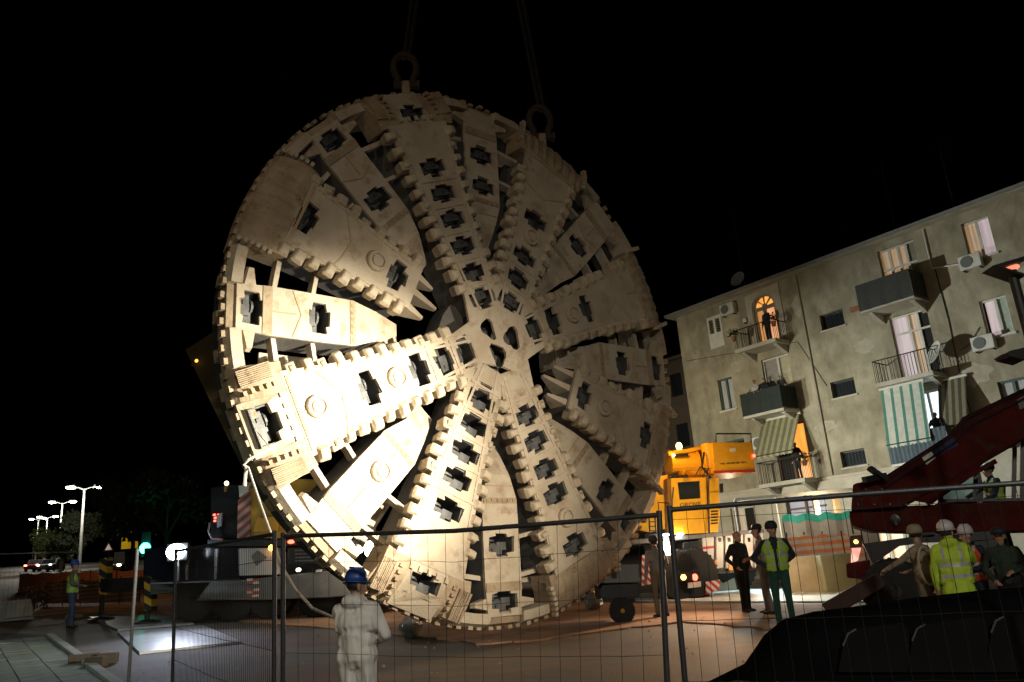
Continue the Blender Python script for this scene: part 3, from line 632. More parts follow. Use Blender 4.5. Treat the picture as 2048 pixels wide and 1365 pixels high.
def balcony(x0, x1, z, dep, rail, rail_h=0.95, slabm=plaster2):
    q = MB(); q.b2(x0, x1, -dep, -0.002, z - 0.17, z - 0.0)
    for xx in (x0 + 0.25, x1 - 0.25): q.hexa([(xx - 0.09, -dep * 0.75, z - 0.2), (xx + 0.09, -dep * 0.75, z - 0.2), (xx + 0.09, -0.01, z - 0.55), (xx - 0.09, -0.01, z - 0.55), (xx - 0.09, -dep * 0.75, z - 0.171), (xx + 0.09, -dep * 0.75, z - 0.171), (xx + 0.09, -0.01, z - 0.171), (xx - 0.09, -0.01, z - 0.171)])
    b = q.build('balcony', slabm, bld)
    q = MB(); q.tube([(x0 + 0.04, -0.02, z + rail_h), (x0 + 0.04, -dep + 0.04, z + rail_h), (x1 - 0.04, -dep + 0.04, z + rail_h), (x1 - 0.04, -0.02, z + rail_h)], 0.025, 6); q.build('handrail', iron, b)
    bal = MB(); bal.cyl((0, 0, 0), (0, 0, rail_h), 0.011, n=5); bme = bal.mesh('baluster', iron)
    n = int((x1 - x0) / 0.13)
    for i in range(n + 1): link('baluster', bme, b, (x0 + 0.04 + (x1 - x0 - 0.08) * i / n, -dep + 0.04, z))
    for xx in (x0 + 0.04, x1 - 0.04):
        for i in range(1, 8): link('baluster', bme, b, (xx, -dep + 0.04 + (dep - 0.1) * i / 8, z))
    if rail is not None:
        cm, bot = rail; q = MB(); pts = [(x0, -0.05), (x0, -dep), (x1, -dep), (x1, -0.05)]
        for (a, b_) in zip(pts, pts[1:]):
            for k in range(10):
                pa = (a[0] + (b_[0] - a[0]) * k / 10, a[1] + (b_[1] - a[1]) * k / 10); pb = (a[0] + (b_[0] - a[0]) * (k + 1) / 10, a[1] + (b_[1] - a[1]) * (k + 1) / 10)
                wv = 0.02 * math.sin(k * 2.1); wv2 = 0.02 * math.sin((k + 1) * 2.1)
                q.add([(pa[0], pa[1] - 0.02 - wv, z + bot), (pb[0], pb[1] - 0.02 - wv2, z + bot), (pb[0], pb[1] - 0.02, z + rail_h + 0.03), (pa[0], pa[1] - 0.02, z + rail_h + 0.03)], [(0, 1, 2, 3)])
        q.build('cloth_screen', cm, b)
    return b
green_cl = mat('dark_green_screen', (0.025, 0.035, 0.03), rough=0.9, scale=8)
black_cl = mat('charcoal_screen', (0.055, 0.058, 0.055), rough=0.95, scale=14)
blue_cl = stripes('blue_grey_screen', (0.10, 0.14, 0.17), (0.055, 0.085, 0.11), 6.0, 'X')
balcony(4.0, 6.2, 9.37, 1.15, None, 0.9)
balcony(4.0, 6.1, 6.22, 1.3, (green_cl, -0.05))
balcony(4.1, 6.4, 3.07, 1.1, None)
balcony(10.35, 12.6, 9.39, 1.3, (black_cl, -0.1), 1.0)
balcony(10.35, 12.65, 6.25, 1.3, None, 0.9)
balcony(10.35, 12.65, 3.08, 1.3, (blue_cl, -0.08), 1.0, whitep)
balcony(17.8, 20.2, 9.39, 1.2, None); balcony(17.8, 20.2, 6.25, 1.2, None)
# drainpipe and cables on the wall
q = MB(); q.tube([(13.0, -0.07, 12.2), (13.0, -0.07, 10.6), (13.05, -0.07, 10.5), (14.5, -0.07, 10.25)], 0.035, 6); q.build('drain_pipe', whitep, bld)
q = MB(); q.tube([(13.1, -0.04, 10.45), (13.15, -0.04, 8.2), (13.1, -0.04, 6.3), (13.2, -0.04, 3.4)], 0.022, 5); q.build('wall_cable', iron, bld)
q = MB(); q.tube([(13.3, -0.04, 7.0), (13.7, -0.05, 7.15), (14.2, -0.04, 7.7)], 0.015, 5); q.build('wall_cable', iron, bld)
q = MB(); q.b2(9.3, 9.75, -0.012, -0.002, 9.75, 10.0); q.build('bare_brick_patch', mat('bare_brick', (0.3, 0.13, 0.07), rough=0.9, scale=9), bld)

for px_, pz_, w_, h_ in ((9.6, 8.2, 0.9, 0.6), (3.2, 8.9, 0.7, 0.5), (7.2, 5.2, 1.1, 0.5), (13.6, 6.0, 1.2, 0.9), (16.2, 9.2, 0.8, 0.7), (6.9, 10.8, 0.5, 0.9)):
    q = MB(); n_ = 18; pts = [(px_ + w_ * (0.5 + random.uniform(-0.12, 0.12)) * math.cos(2 * math.pi * i / n_), pz_ + h_ * (0.5 + random.uniform(-0.12, 0.12)) * math.sin(2 * math.pi * i / n_)) for i in range(n_)]
    q.plate(pts, [], -0.001, -0.008, fw); q.build('plaster_patch', mat('fresh_plaster_patch', (0.47, 0.44, 0.36), rough=0.95, scale=2, col2=(0.33, 0.3, 0.23)), bld)
q = MB(); q.tube([(0.3, -0.03, 9.9), (3.0, -0.03, 9.6), (6.6, -0.03, 9.2), (7.6, -0.03, 6.9)], 0.012, 4); q.build('wall_cable', iron, bld)
q = MB(); q.tube([(7.1, -0.06, 12.2), (7.1, -0.06, 3.1)], 0.04, 8); q.build('drain_pipe', mat('plaster_coloured_pipe', (0.36, 0.33, 0.25), rough=0.7), bld)
def on_wall(x, y, z): return BF.w(x, y, z)
def ac_unit(x, z, label):
    t = thing('air_conditioner', label, 'air conditioner', on_wall(x, -0.2, z), BRZ)
    q = MB(); q.box((0, 0, 0.28), (0.8, 0.3, 0.55)); q.build('casing', whitep, t, bevel=0.02)
    q = MB(); q.lathe([(0.2, 0), (0.22, 0.012), (0.225, 0.02)], (-0.1, -0.16, 0.28), 18, Matrix.Rotation(R_(90), 3, 'X')); q.build('fan_grille', mat('grey_grille', (0.16, 0.17, 0.16), scale=30), t)
    q = MB(); q.bar((-0.3, -0.1, -0.02), (-0.3, 0.2, -0.02), 0.04, 0.04); q.bar((0.3, -0.1, -0.02), (0.3, 0.2, -0.02), 0.04, 0.04); pieces(q, 'bracket', iron, t)
ac_unit(3.35, 11.45, 'air conditioner beside the arched lit door, under the eaves')
ac_unit(4.0, 4.75, 'air conditioner beside the olive striped awning')
ac_unit(14.5, 9.95, 'air conditioner under the pink and orange lit window below the roof')
ac_unit(14.25, 6.75, 'air conditioner under the window with mint and white curtains')
t = thing('satellite_dish', 'white satellite dish on the balcony above the green striped awning', 'satellite dish', on_wall(12.75, -0.8, 6.5), BRZ)
q = MB(); M = Matrix.Rotation(R_(60), 3, 'X') @ Matrix.Rotation(R_(-35), 3, 'Y'); q.lathe([(0.02, 0), (0.25, 0.03), (0.46, 0.12), (0.48, 0.14), (0.46, 0.145), (0.25, 0.05), (0.02, 0.02)], (0, 0, 0.45), 20, M); q.build('dish', whitep, t, smooth=True)
q = MB(); q.cyl((0, 0.05, 0), (0, 0.05, 0.45), 0.02); q.bar((0, 0.0, 0.35), (0.1, -0.4, 0.55), 0.02, 0.02); q.build('mast', iron, t)
def awning(x0, x1, z0, z1, dep0, dep1, mt, label):
    t = thing('awning', label, 'awning', on_wall(x0, 0, z0), BRZ)
    q = MB(); n = 12; W_ = x1 - x0; th = 0.012
    rows = [(dep0 + (dep1 - dep0) * f, (z1 - z0) * (1 - f)) for f in (0, 0.33, 0.66, 1)]
    for (d0, h0), (d1, h1) in zip(rows, rows[1:]):
        for i in range(n):
            a, b = W_ * i / n, W_ * (i + 1) / n
            q.add([(a, -d0, h0), (b, -d0, h0), (b, -d1, h1), (a, -d1, h1), (a, -d0, h0 - th), (b, -d0, h0 - th), (b, -d1, h1 - th), (a, -d1, h1 - th)], [(0, 1, 2, 3), (7, 6, 5, 4), (0, 4, 5, 1), (2, 6, 7, 3)])
    q.build('canopy', mt, t)
    q = MB()
    for i in range(n):
        a, b = W_ * i / n, W_ * (i + 1) / n; m_ = (a + b) / 2
        q.add([(a, -dep1 - 0.005, 0), (b, -dep1 - 0.005, 0), (b, -dep1 - 0.005, -0.10), (m_, -dep1 - 0.005, -0.15), (a, -dep1 - 0.005, -0.10)], [(0, 1, 2, 3, 4)])
    q.build('valance', mt, t)
    q = MB(); q.cyl((-0.03, -dep1, 0.0), (W_ + 0.03, -dep1, 0.0), 0.025); q.build('front_bar', iron, t)
    q = MB(); q.cyl((-0.05, -dep0 - 0.0, z1 - z0), (W_ + 0.05, -dep0, z1 - z0), 0.06); q.build('roller', whitep, t)
aw1 = stripes('olive_stripe_canvas', (0.17, 0.17, 0.09), (0.34, 0.33, 0.2), 3.2, 'X')
aw2 = stripes('green_white_canvas', (0.08, 0.26, 0.2), (0.62, 0.64, 0.56), 2.6, 'X', width=0.3)
aw3 = stripes('brown_stripe_canvas', (0.08, 0.07, 0.045), (0.24, 0.22, 0.14), 4.0, 'X')
awning(4.2, 6.15, 4.3, 6.0, 0.15, 1.25, aw1, 'olive striped awning sloping out over a first floor balcony')
awning(10.4, 12.1, 3.75, 6.02, 1.05, 1.45, aw2, 'green and white striped awning hanging steeply in front of a balcony')
t_ = awning(12.3, 13.35, 4.1, 6.0, 0.2, 1.0, aw3, 'narrow brown striped side awning by the bright lit balcony')

# potted plants on the arched balcony
leafm = mat('dark_leaf', (0.05, 0.075, 0.03), rough=0.8, scale=9)
pot = mat('terracotta', (0.3, 0.13, 0.07))
def plant(loc, label, r=0.28, n=90):
    t = thing('potted_plant', label, 'plant', loc, 0, 'potted plants on the arched balcony')
    q = MB(); q.lathe([(0.09, 0), (0.13, 0.2), (0.14, 0.22), (0.11, 0.21)], n=10); q.build('flower_pot', pot, t)
    q = MB()
    for i in range(n):
        d = Vector((random.gauss(0, 1), random.gauss(0, 1), random.gauss(0.3, 0.8))).normalized() * random.uniform(0.05, r); c = Vector((0, 0, 0.36)) + d
        a = Vector((random.uniform(-1, 1), random.uniform(-1, 1), random.uniform(-1, 1))).normalized() * 0.07; b = a.orthogonal().normalized() * 0.035
        q.add([c - a, c + b, c + a, c - b], [(0, 1, 2, 3)])
    q.build('foliage', leafm, t)
plant(on_wall(4.15, -1.3, 9.75), 'dark bushy potted plant hung on the arched balcony rail by the lit wooden leaf')
plant(on_wall(6.15, -1.0, 9.95), 'dark potted plant behind the resident on the arched balcony')
plant(on_wall(6.35, -0.8, 3.6), 'leafy potted plant at the end of the balcony under the olive awning')
t = thing('wall_lamp', 'small square wall lamp beside the arched lit door', 'wall lamp', on_wall(4.12, -0.1, 10.85), BRZ)
q = MB(); q.box((0, 0, 0.1), (0.2, 0.12, 0.2)); q.build('lamp_body', whitep, t, bevel=0.02); q = MB(); q.box((0, 0, -0.03), (0.1, 0.1, 0.06)); q.build('lamp_foot', iron, t)

# neighbouring dark block behind the corner
NB = Frame(BF.w(-3.5, 6, 0), BRZ)
nb = thing('neighbour_building', 'dark unlit neighbouring block behind the corner of the plaster building', 'building', NB.loc, BRZ)
nz = mat('dark_brown_plaster', (0.12, 0.09, 0.07), rough=0.95, scale=1.5)
q = MB(); q.plate(rectl(-6, 3.3, -2, 12.0), [rectl(-4.5 + i * 2.2, -3.6 + i * 2.2, 3.6 + k * 3.1, 5.0 + k * 3.1) for i in range(4) for k in range(3)], 0.3, 0.0, fw); q.build('wall', nz, nb)
for i in range(4):
    for k in range(3):
        q = MB(); q.b2(-4.52 + i * 2.2, -3.58 + i * 2.2, 0.12, 0.16, 3.58 + k * 3.1, 5.02 + k * 3.1); q.build('window', paneg, nb)
q = MB(); q.b2(-6.2, 3.4, -0.3, 7, 12.001, 12.2); q.build('roof', nz, nb)
q = MB(); q.b2(-6, 3.3, 6.6, 6.9, -2, 12.0); q.b2(3.0, 3.299, 0.301, 6.599, -2, 11.99); q.build('side_wall', nz, nb)
# roof aerials
def aerial(px, py0, py1, label, arms=3):
    Yb = (BF.w(5, 4, 0)).y
    a = BF.pt(px, py0, 3.0); b = BF.pt(px - 4, py1, 3.0)
    zt = TOP + 0.13
    base = BF.w(a.x, 3.0, zt); h_ = b.z - zt
    t = thing('roof_aerial', label, 'aerial', base, BRZ, 'television aerials on the roof')
    q = MB(); q.cyl((0, 0, 0), (0, 0, h_), 0.03, n=6); q.build('mast', iron, t)
    for i in range(arms):
        q = MB(); q.bar((-0.6 + 0.15 * i, 0, h_ - 0.1 - 0.35 * i), (0.6 - 0.15 * i, 0, h_ - 0.1 - 0.35 * i), 0.02, 0.02); q.build('crossbar', iron, t)
aerial(1485, 545, 420, 'tall thin television aerial on the roof above the arched door')
aerial(1785, 430, 320, 'dark television aerial on the roof above the balcony with charcoal screen')
aerial(1900, 380, 270, 'dark television aerial on the roof beside the pink lit window')
t = thing('roof_dish', 'small dark satellite dish on the roof edge above the arched door', 'satellite dish', BF.w(3.3, 1.2, TOP + 0.13), BRZ)
q = MB(); q.lathe([(0.02, 0), (0.25, 0.04), (0.42, 0.13), (0.25, 0.06), (0.02, 0.02)], (0, 0, 1.1), 16, Matrix.Rotation(R_(70), 3, 'X')); q.build('dish', mat('grey_dish', (0.2, 0.2, 0.2)), t); q = MB(); q.cyl((0, 0.05, 0), (0, 0.05, 1.1), 0.025, n=6); q.build('mast', iron, t)
# ------------------------------------------------------------------ people
skinm = mat('skin', (0.42, 0.25, 0.17), rough=0.6, scale=9, var=0.15, bump=0.05)
hairm = mat('dark_hair', (0.025, 0.018, 0.014), rough=0.6, scale=30)
eyem = mat('eye_dark', (0.02, 0.015, 0.012), rough=0.3, bump=0)
lipm = mat('lip', (0.32, 0.13, 0.1), rough=0.5, bump=0)
shoem = mat('work_boot', (0.03, 0.025, 0.02), rough=0.6)
reflm = mat('reflective_tape', (0.42, 0.45, 0.46), rough=0.35, bump=0)
def clothm(name, c, v=0.3): return mat(name, c, rough=0.9, scale=5, var=v, bump=1.0, bscale=11, bdist=0.07, bstretch=(1, 1, 0.28), bdetail=1.5)
def capsule(mb, a, b, ra, rb, n=10):
    a = Vector(a); b = Vector(b); d = b - a
    if d.length < 1e-4: return mb.ell(a, ra, n, 6)
    d.normalize(); pts = []; rs = []
    for k in (-1, -0.7, 0): pts.append(a + d * ra * k); rs.append(ra * math.sqrt(max(0.01, 1 - k * k)))
    for k in (0, 0.7, 1): pts.append(b + d * rb * k); rs.append(rb * math.sqrt(max(0.01, 1 - k * k)))
    return mb.tube(pts, rs, n)
def segdist(p, a, b, ra, rb):
    ab = b - a; L2 = ab.length_squared; t = 0 if L2 < 1e-9 else max(0, min(1, (p - a).dot(ab) / L2))
    return (p - a - ab * t).length - (ra + (rb - ra) * t)
def remesh(mb, vox, smooth=4):
    me = mb.mesh('tmp', skinm); o = bpy.data.objects.new('tmp', me); sc.collection.objects.link(o)
    r = o.modifiers.new('r', 'REMESH'); r.mode = 'VOXEL'; r.voxel_size = vox; r.use_smooth_shade = True
    s_ = o.modifiers.new('s', 'SMOOTH'); s_.factor = 0.5; s_.iterations = smooth
    out = bpy.data.meshes.new_from_object(o.evaluated_get(bpy.context.evaluated_depsgraph_get()))
    bpy.data.objects.remove(o); bpy.data.meshes.remove(me); return out
POSES = {  # elbow, wrist for the right arm (x>0); mirrored for the left
    'down': ((0.27, -0.02, 1.14), (0.27, 0.06, 0.90)),
    'front': ((0.29, 0.04, 1.16), (0.09, 0.27, 1.10)),
    'pocket': ((0.31, -0.08, 1.16), (0.20, 0.08, 0.98)),
    'hip': ((0.40, -0.06, 1.17), (0.19, 0.02, 1.02)),
    'phone': ((0.26, 0.16, 1.18), (0.10, 0.30, 1.34)),
    'face': ((0.26, 0.15, 1.20), (0.10, 0.16, 1.52)),
    'reach': ((0.26, 0.22, 1.26), (0.22, 0.46, 1.16)),
    'back': ((0.30, -0.12, 1.17), (0.09, -0.17, 1.02)),
    'rail': ((0.28, 0.16, 1.14), (0.24, 0.40, 1.05)),
}
def person(label, loc, rz, H, jacket, trousers, pr='down', pl='down', hat=None, hatc=None, vest=None, hair=hairm, head=(0, 0), legs=0.0, lean=0.0, hood=False, group=None, bulk=1.0, vox=0.017, long=0.0):
    k = H / 1.75
    root = thing('person', label, 'person', loc, rz, group)
    V = lambda x, y, z: Vector((x * k, (y + lean * max(0, z - 0.9)) * k, z * k))
    caps = []   # a, b, ra, rb, label
    def C(a, b, ra, rb, lab): caps.append((V(*a), V(*b), ra * k, rb * k, lab))
    B = bulk
    C((-0.065, 0, 0.98), (0.065, 0, 0.98), 0.135 * B, 0.135 * B, 'T')
    C((0, 0, 1.0), (0, 0.0, 1.18), 0.145 * B, 0.14 * B, 'J'); C((-0.06, 0, 1.12), (0.06, 0, 1.12), 0.125 * B, 0.125 * B, 'J')
    C((-0.085, 0, 1.30), (0.085, 0, 1.30), 0.135 * B, 0.135 * B, 'J'); C((-0.14, -0.005, 1.42), (0.14, -0.005, 1.42), 0.075 * B, 0.075 * B, 'J')
    C((0, 0, 1.42), (0, 0.005, 1.52), 0.08, 0.06, 'J'); C((0, 0.005, 1.50), (0, 0.015, 1.56), 0.056, 0.056, 'S')
    for sg in (-1, 1):
        lg = legs * sg
        hip = (0.09 * sg, 0, 0.93); kn = (0.105 * sg, 0.02 + lg * 0.5, 0.50); an = (0.115 * sg, -0.01 + lg, 0.10)
        C(hip, kn, 0.098 * B, 0.068 * B, 'T'); C(kn, an, 0.066 * B, 0.056 * B, 'T')
        C((an[0], an[1] - 0.02, 0.06), (an[0] + 0.02 * sg, an[1] + 0.15, 0.042), 0.05, 0.040, 'B')
        C((an[0], an[1] - 0.02, 0.045), (an[0] + 0.01 * sg, an[1] + 0.06, 0.045), 0.045, 0.045, 'B')
        e, w_ = POSES[pr if sg > 0 else pl]; e = (e[0] * sg, e[1], e[2]); w_ = (w_[0] * sg, w_[1], w_[2])
        sh = (0.185 * sg, -0.005, 1.42)
        C(sh, e, 0.066 * B, 0.052 * B, 'J'); C(e, w_, 0.052 * B, 0.040 * B, 'J')
        dv = (Vector(w_) - Vector(e)).normalized(); side = dv.cross(Vector((0, 0, 1)));
        if side.length < 0.2: side = dv.cross(Vector((0, 1, 0)))
        side.normalize(); pm = Vector(w_) + dv * 0.07
        C(w_, tuple(pm), 0.034, 0.036, 'S'); C(tuple(pm - side * 0.022), tuple(pm + side * 0.022), 0.028, 0.028, 'S')
        nrm = side.cross(dv)
        for fi, (off, ln) in enumerate(((-0.036, 0.065), (-0.012, 0.08), (0.012, 0.075), (0.036, 0.055))):
            b0 = pm + side * off + dv * 0.015; m_ = b0 + dv * ln * 0.55 + nrm * 0.008 * sg; t_ = m_ + dv * ln * 0.35 + nrm * 0.03 * sg
            C(tuple(b0), tuple(m_), 0.0125, 0.012, 'S'); C(tuple(m_), tuple(t_), 0.012, 0.010, 'S')
        tb = Vector(w_) + dv * 0.03 + side * 0.03 * (-1)
        C(tuple(tb), tuple(tb + dv * 0.05 - side * 0.04), 0.015, 0.012, 'S')
    if long: C((0, 0, 0.95), (0, 0, 0.95 - long), 0.17 * B, 0.19 * B, 'J')
    if hood: C((-0.05, -0.07, 1.50), (0.05, -0.07, 1.50), 0.075, 0.075, 'J'); C((-0.07, 0.0, 1.50), (0.07, 0.0, 1.50), 0.055, 0.055, 'J')
    # head turned by head=(yaw, pitch)
    Hm = Matrix.Rotation(head[0], 3, 'Z') @ Matrix.Rotation(head[1], 3, 'X'); hc = Vector((0, 0.02, 1.635))
    def HV(x, y, z): p = hc + Hm @ Vector((x, y, z)); return (p.x, p.y, p.z)
    C(HV(0, -0.015, 0.03), HV(0, 0.015, 0.02), 0.094, 0.088, 'S'); C(HV(0, 0.03, -0.02), HV(0, 0.045, -0.075), 0.072, 0.05, 'S')
    C(HV(0, 0.098, 0.0), HV(0, 0.118, -0.03), 0.012, 0.017, 'S')
    for sg in (-1, 1): C(HV(0.087 * sg, -0.01, 0.005), HV(0.09 * sg, -0.015, -0.03), 0.018, 0.014, 'S')
    mb = MB()
    for a, b, ra, rb, lab in caps: capsule(mb, a, b, ra, rb)
    me = remesh(mb, vox * k)
    paints = []
    for sg in (-1, 1): paints.append((V(*HV(0.034 * sg, 0.092, 0.012)), 0.016 * k, 'E'))
    paints.append((V(*HV(0, 0.105, -0.062)), 0.02 * k, 'L'))
    labs = ['S', 'J', 'T', 'B', 'H', 'E', 'L']; me.materials.clear()
    for mt in (skinm, jacket, trousers, shoem, hair, eyem, lipm): me.materials.append(mt)
    hcw = V(*HV(0, -0.022, 0.04)); fwd = Hm @ Vector((0, 1, 0)); upv = Hm @ Vector((0, 0, 1))
    for p in me.polygons:
        c = p.center; best = min(caps, key=lambda q_: segdist(c, q_[0], q_[1], q_[2], q_[3])); lab = best[4]
        if lab == 'S' and c.z > 1.5 * k:
            d = c - hcw; f_, u_ = d.dot(fwd), d.dot(upv)
            if (u_ > 0.045 * k) or (f_ < -0.005 * k and u_ > -0.075 * k and abs(d.length) > 0.06 * k): lab = 'H'
            for pc, pr_, pl_ in paints:
                if (c - pc).length < pr_: lab = pl_
        p.material_index = labs.index(lab); p.use_smooth = True
    me.name = 'body'; body = link('body', me, root)
    if vest:
        vm = MB(); B2 = B
        for a, b, ra, rb in (((0, 0, 0.97), (0, 0, 1.18), 0.165, 0.158), ((-0.07, 0, 1.0), (0.07, 0, 1.0), 0.142, 0.142), ((-0.07, 0, 1.14), (0.07, 0, 1.14), 0.142, 0.142), ((-0.095, 0, 1.30), (0.095, 0, 1.30), 0.148, 0.148), ((-0.125, -0.005, 1.415), (0.125, -0.005, 1.415), 0.083, 0.083)):
            capsule(vm, V(*a), V(*b), ra * k * B2, rb * k * B2)
        vme = remesh(vm, vox * k); vme.materials.clear(); vme.materials.append(vest); vme.materials.append(reflm); vme.materials.append(jacket)
        for p in vme.polygons:
            z = p.center.z / k; x = p.center.x / k; p.use_smooth = True
            if 1.02 < z < 1.07 or 1.17 < z < 1.215 or (z > 1.2 and 0.10 < abs(x) < 0.135): p.material_index = 1
            if p.center.y > 0.05 * k and abs(x) < 0.022 + max(0, z - 1.25) * 0.25: p.material_index = 2
        bm = bmesh.new(); bm.from_mesh(vme); bmesh.ops.delete(bm, geom=[f for f in bm.faces if f.calc_center_median().z < 0.93 * k or f.calc_center_median().z > 1.485 * k], context='FACES'); bm.to_mesh(vme); bm.free()
        vme.name = 'vest'; link('vest', vme, root)
    if hat:
        M4 = Hm; base = V(*HV(0, -0.01, 0.055)); q = MB()
        if hat == 'helmet':
            q.lathe([(0.118, 0.0), (0.119, 0.04), (0.108, 0.085), (0.08, 0.12), (0.04, 0.138), (0.002, 0.142)], (0, 0, 0), 20)
            rings = []
            for i in range(21):
                a = 2 * math.pi * i / 20; ex = 0.004 + 0.055 * max(0, math.sin(a)) ** 3
                rings.append([Vector((0.112 * math.cos(a), 0.112 * math.sin(a), -0.006)), Vector(((0.118 + ex) * math.cos(a), (0.118 + ex) * math.sin(a), -0.012)), Vector(((0.118 + ex) * math.cos(a), (0.118 + ex) * math.sin(a), -0.004)), Vector((0.112 * math.cos(a), 0.112 * math.sin(a), 0.008))])
            q.loft(rings, caps=False); q.box((0, 0, 0.135), (0.03, 0.16, 0.018))
        elif hat == 'cap':
            q.lathe([(0.108, -0.01), (0.112, 0.03), (0.1, 0.075), (0.06, 0.1), (0.002, 0.106)], (0, 0, 0), 18)
            q.hexa([(-0.075, 0.08, -0.012), (0.075, 0.08, -0.012), (0.055, 0.19, -0.03), (-0.055, 0.19, -0.03), (-0.075, 0.08, -0.002), (0.075, 0.08, -0.002), (0.055, 0.19, -0.02), (-0.055, 0.19, -0.02)])
        else:
            q.lathe([(0.109, -0.03), (0.114, 0.0), (0.112, 0.04), (0.09, 0.09), (0.05, 0.112), (0.002, 0.116)], (0, 0, 0), 18)
        me2 = q.mesh('hat', hatc, True); o = link({'helmet': 'hard_hat', 'cap': 'cap'}.get(hat, 'knit_cap'), me2, root, base); o.rotation_euler = M4.to_euler(); o.scale = (k, k, k)
    return root
def stand(px, py, Y=None):
    """foot point: on the ground below a pixel, or at a given distance"""
    if Y is None: p = PG(px, py); return Vector((p.x, p.y, g(p.x, p.y)))
    p = P(px, py, Y); return Vector((p.x, p.y, g(p.x, p.y)))
hiviz = mat('hi_vis_yellow', (0.50, 0.72, 0.06), rough=0.8, scale=6, var=0.2, bump=0.9, bscale=11, bdist=0.06, bstretch=(1, 1, 0.35), bdetail=1.5)
hiviz2 = mat('hi_vis_lime', (0.38, 0.66, 0.05), rough=0.8, scale=6, var=0.2, bump=0.3)
whitesuit = clothm('white_coverall', (0.78, 0.78, 0.74), 0.2); navy = clothm('navy_cloth', (0.02, 0.025, 0.045)); blackc = clothm('black_cloth', (0.016, 0.016, 0.018))
jeans = clothm('jeans', (0.06, 0.08, 0.16)); greent = clothm('green_trousers', (0.02, 0.085, 0.065)); greyc = clothm('grey_cloth', (0.22, 0.2, 0.19)); tanc = clothm('tan_cloth', (0.30, 0.24, 0.17))
khaki = clothm('khaki_cloth', (0.17, 0.14, 0.09)); orangec = clothm('orange_cloth', (0.6, 0.09, 0.02)); bluehat = mat('blue_hat_plastic', (0.03, 0.09, 0.36), rough=0.4, bump=0.02)
whitehat = mat('white_hat_plastic', (0.62, 0.60, 0.62), rough=0.4, bump=0.02); tanhat = mat('tan_hat', (0.28, 0.24, 0.17), rough=0.8); darkhat = mat('dark_hat', (0.02, 0.022, 0.03), rough=0.7)
def tall(px, py, Y):   # height of a head top above the ground
    p = P(px, py, Y); return p.z - g(p.x, p.y)
p1 = stand(713, 1250, 7.9)
person('person seen from behind in white hooded coveralls and blue hard hat', p1, R_(-12), tall(718, 1130, 7.9) / 1.06, whitesuit, whitesuit, 'front', 'reach', 'helmet', bluehat, hood=True, head=(R_(-42), R_(-6)), bulk=1.14, vox=0.013)
person('person in blue hard hat, lime vest and jeans standing sideways by the steel plates', stand(140, 1257), R_(-75), 1.68, khaki, jeans, 'front', 'down', 'helmet', bluehat, hiviz2, legs=0.06)
person('person in lime vest with grey bands, dark sleeves and green trousers, facing the fence', stand(1574, 1252), R_(165), 1.80, navy, greent, 'hip', 'back', 'beanie', darkhat, hiviz2, head=(R_(25), 0))
person('person all in black standing with legs apart near the crane lorry', stand(1495, 1226), R_(-150), 1.66, blackc, blackc, 'pocket', 'pocket', legs=0.05)
person('person in dark cap, grey trousers and pale jacket turned towards the crane lorry', stand(1541, 1230), R_(70), 1.76, tanc, greyc, 'pocket', 'front', 'cap', darkhat, head=(R_(10), 0), legs=0.05)
person('person in grey jacket and brown trousers by the striped lorry board, behind fence posts', stand(1326, 1236), R_(20), 1.62, greyc, khaki, 'front', 'down', 'beanie', darkhat)
person('person in tan jacket and tan hat with a coiled rope over the shoulder', stand(1850, 1150, 12.6), R_(40), tall(1845, 1043, 12.6) / 1.05, tanc, khaki, 'front', 'reach', 'beanie', tanhat, head=(R_(-70), 0))
person('person in bright yellow hooded hi-vis jacket and white hard hat, back turned', stand(1912, 1150, 12.0), R_(-25), tall(1897, 1036, 12.0) / 1.06, hiviz, navy, 'reach', 'down', 'helmet', whitehat, hiviz, hood=True, head=(R_(-30), 0), bulk=1.2, long=0.14)
person('person in orange jacket and white hard hat beside the yellow jacket', stand(1950, 1150, 12.9), R_(120), tall(1942, 1045, 12.9) / 1.06, navy, navy, 'front', 'front', 'helmet', whitehat, orangec, head=(R_(-20), 0))
person('person in dark green jacket at the machine body, behind the dark car', stand(2016, 1150, 12.4), R_(150), tall(2012, 1050, 12.4) / 1.04, clothm('dark_green_cloth', (0.03, 0.05, 0.035)), blackc, 'pocket', 'front', 'cap', darkhat)
def resident(label, x, y, z, rz, H, *a, **k):
    person(label, BF.w(x, y, z), BRZ + rz, H, *a, vox=0.024, **k)
resident('person in dark top leaning by the arched lit balcony door', 5.55, -0.55, 9.371, R_(165), 1.68, navy, blackc, 'down', 'rail')
resident('person in pale top leaning on the dark green balcony screen', 4.55, -0.85, 6.221, R_(180), 1.62, clothm('pale_top', (0.45, 0.4, 0.36)), blackc, 'rail', 'rail')
resident('person in dark clothes with face turned, beside the pale top resident', 5.05, -0.85, 6.221, R_(200), 1.58, blackc, blackc, 'rail', 'face')
resident('dark silhouetted person at the bright lit balcony beside the green striped awning', 12.2, -0.9, 3.081, R_(180), 1.66, blackc, blackc, 'rail', 'rail')
resident('person in dark clothes at the amber lit door under the olive awning', 5.85, -0.5, 3.071, R_(160), 1.64, blackc, blackc, 'down', 'pocket')
# coiled rope on the tan jacket
_tp = stand(1850, 1150, 12.6)
q = MB(); pts = []
for i in range(60):
    a = i * 0.62; pts.append((0.13 * math.cos(a) - 0.08, -0.22 + 0.004 * (i % 7), 1.12 + 0.27 * math.sin(a)))
q.tube(pts, 0.012, 5)
ro = q.build('rope_coil', mat('rope', (0.42, 0.36, 0.26), rough=0.9), None, _tp, (0, 0, R_(10))); tag(ro, 'pale rope coil hanging from the shoulder of the tan jacket', 'rope')
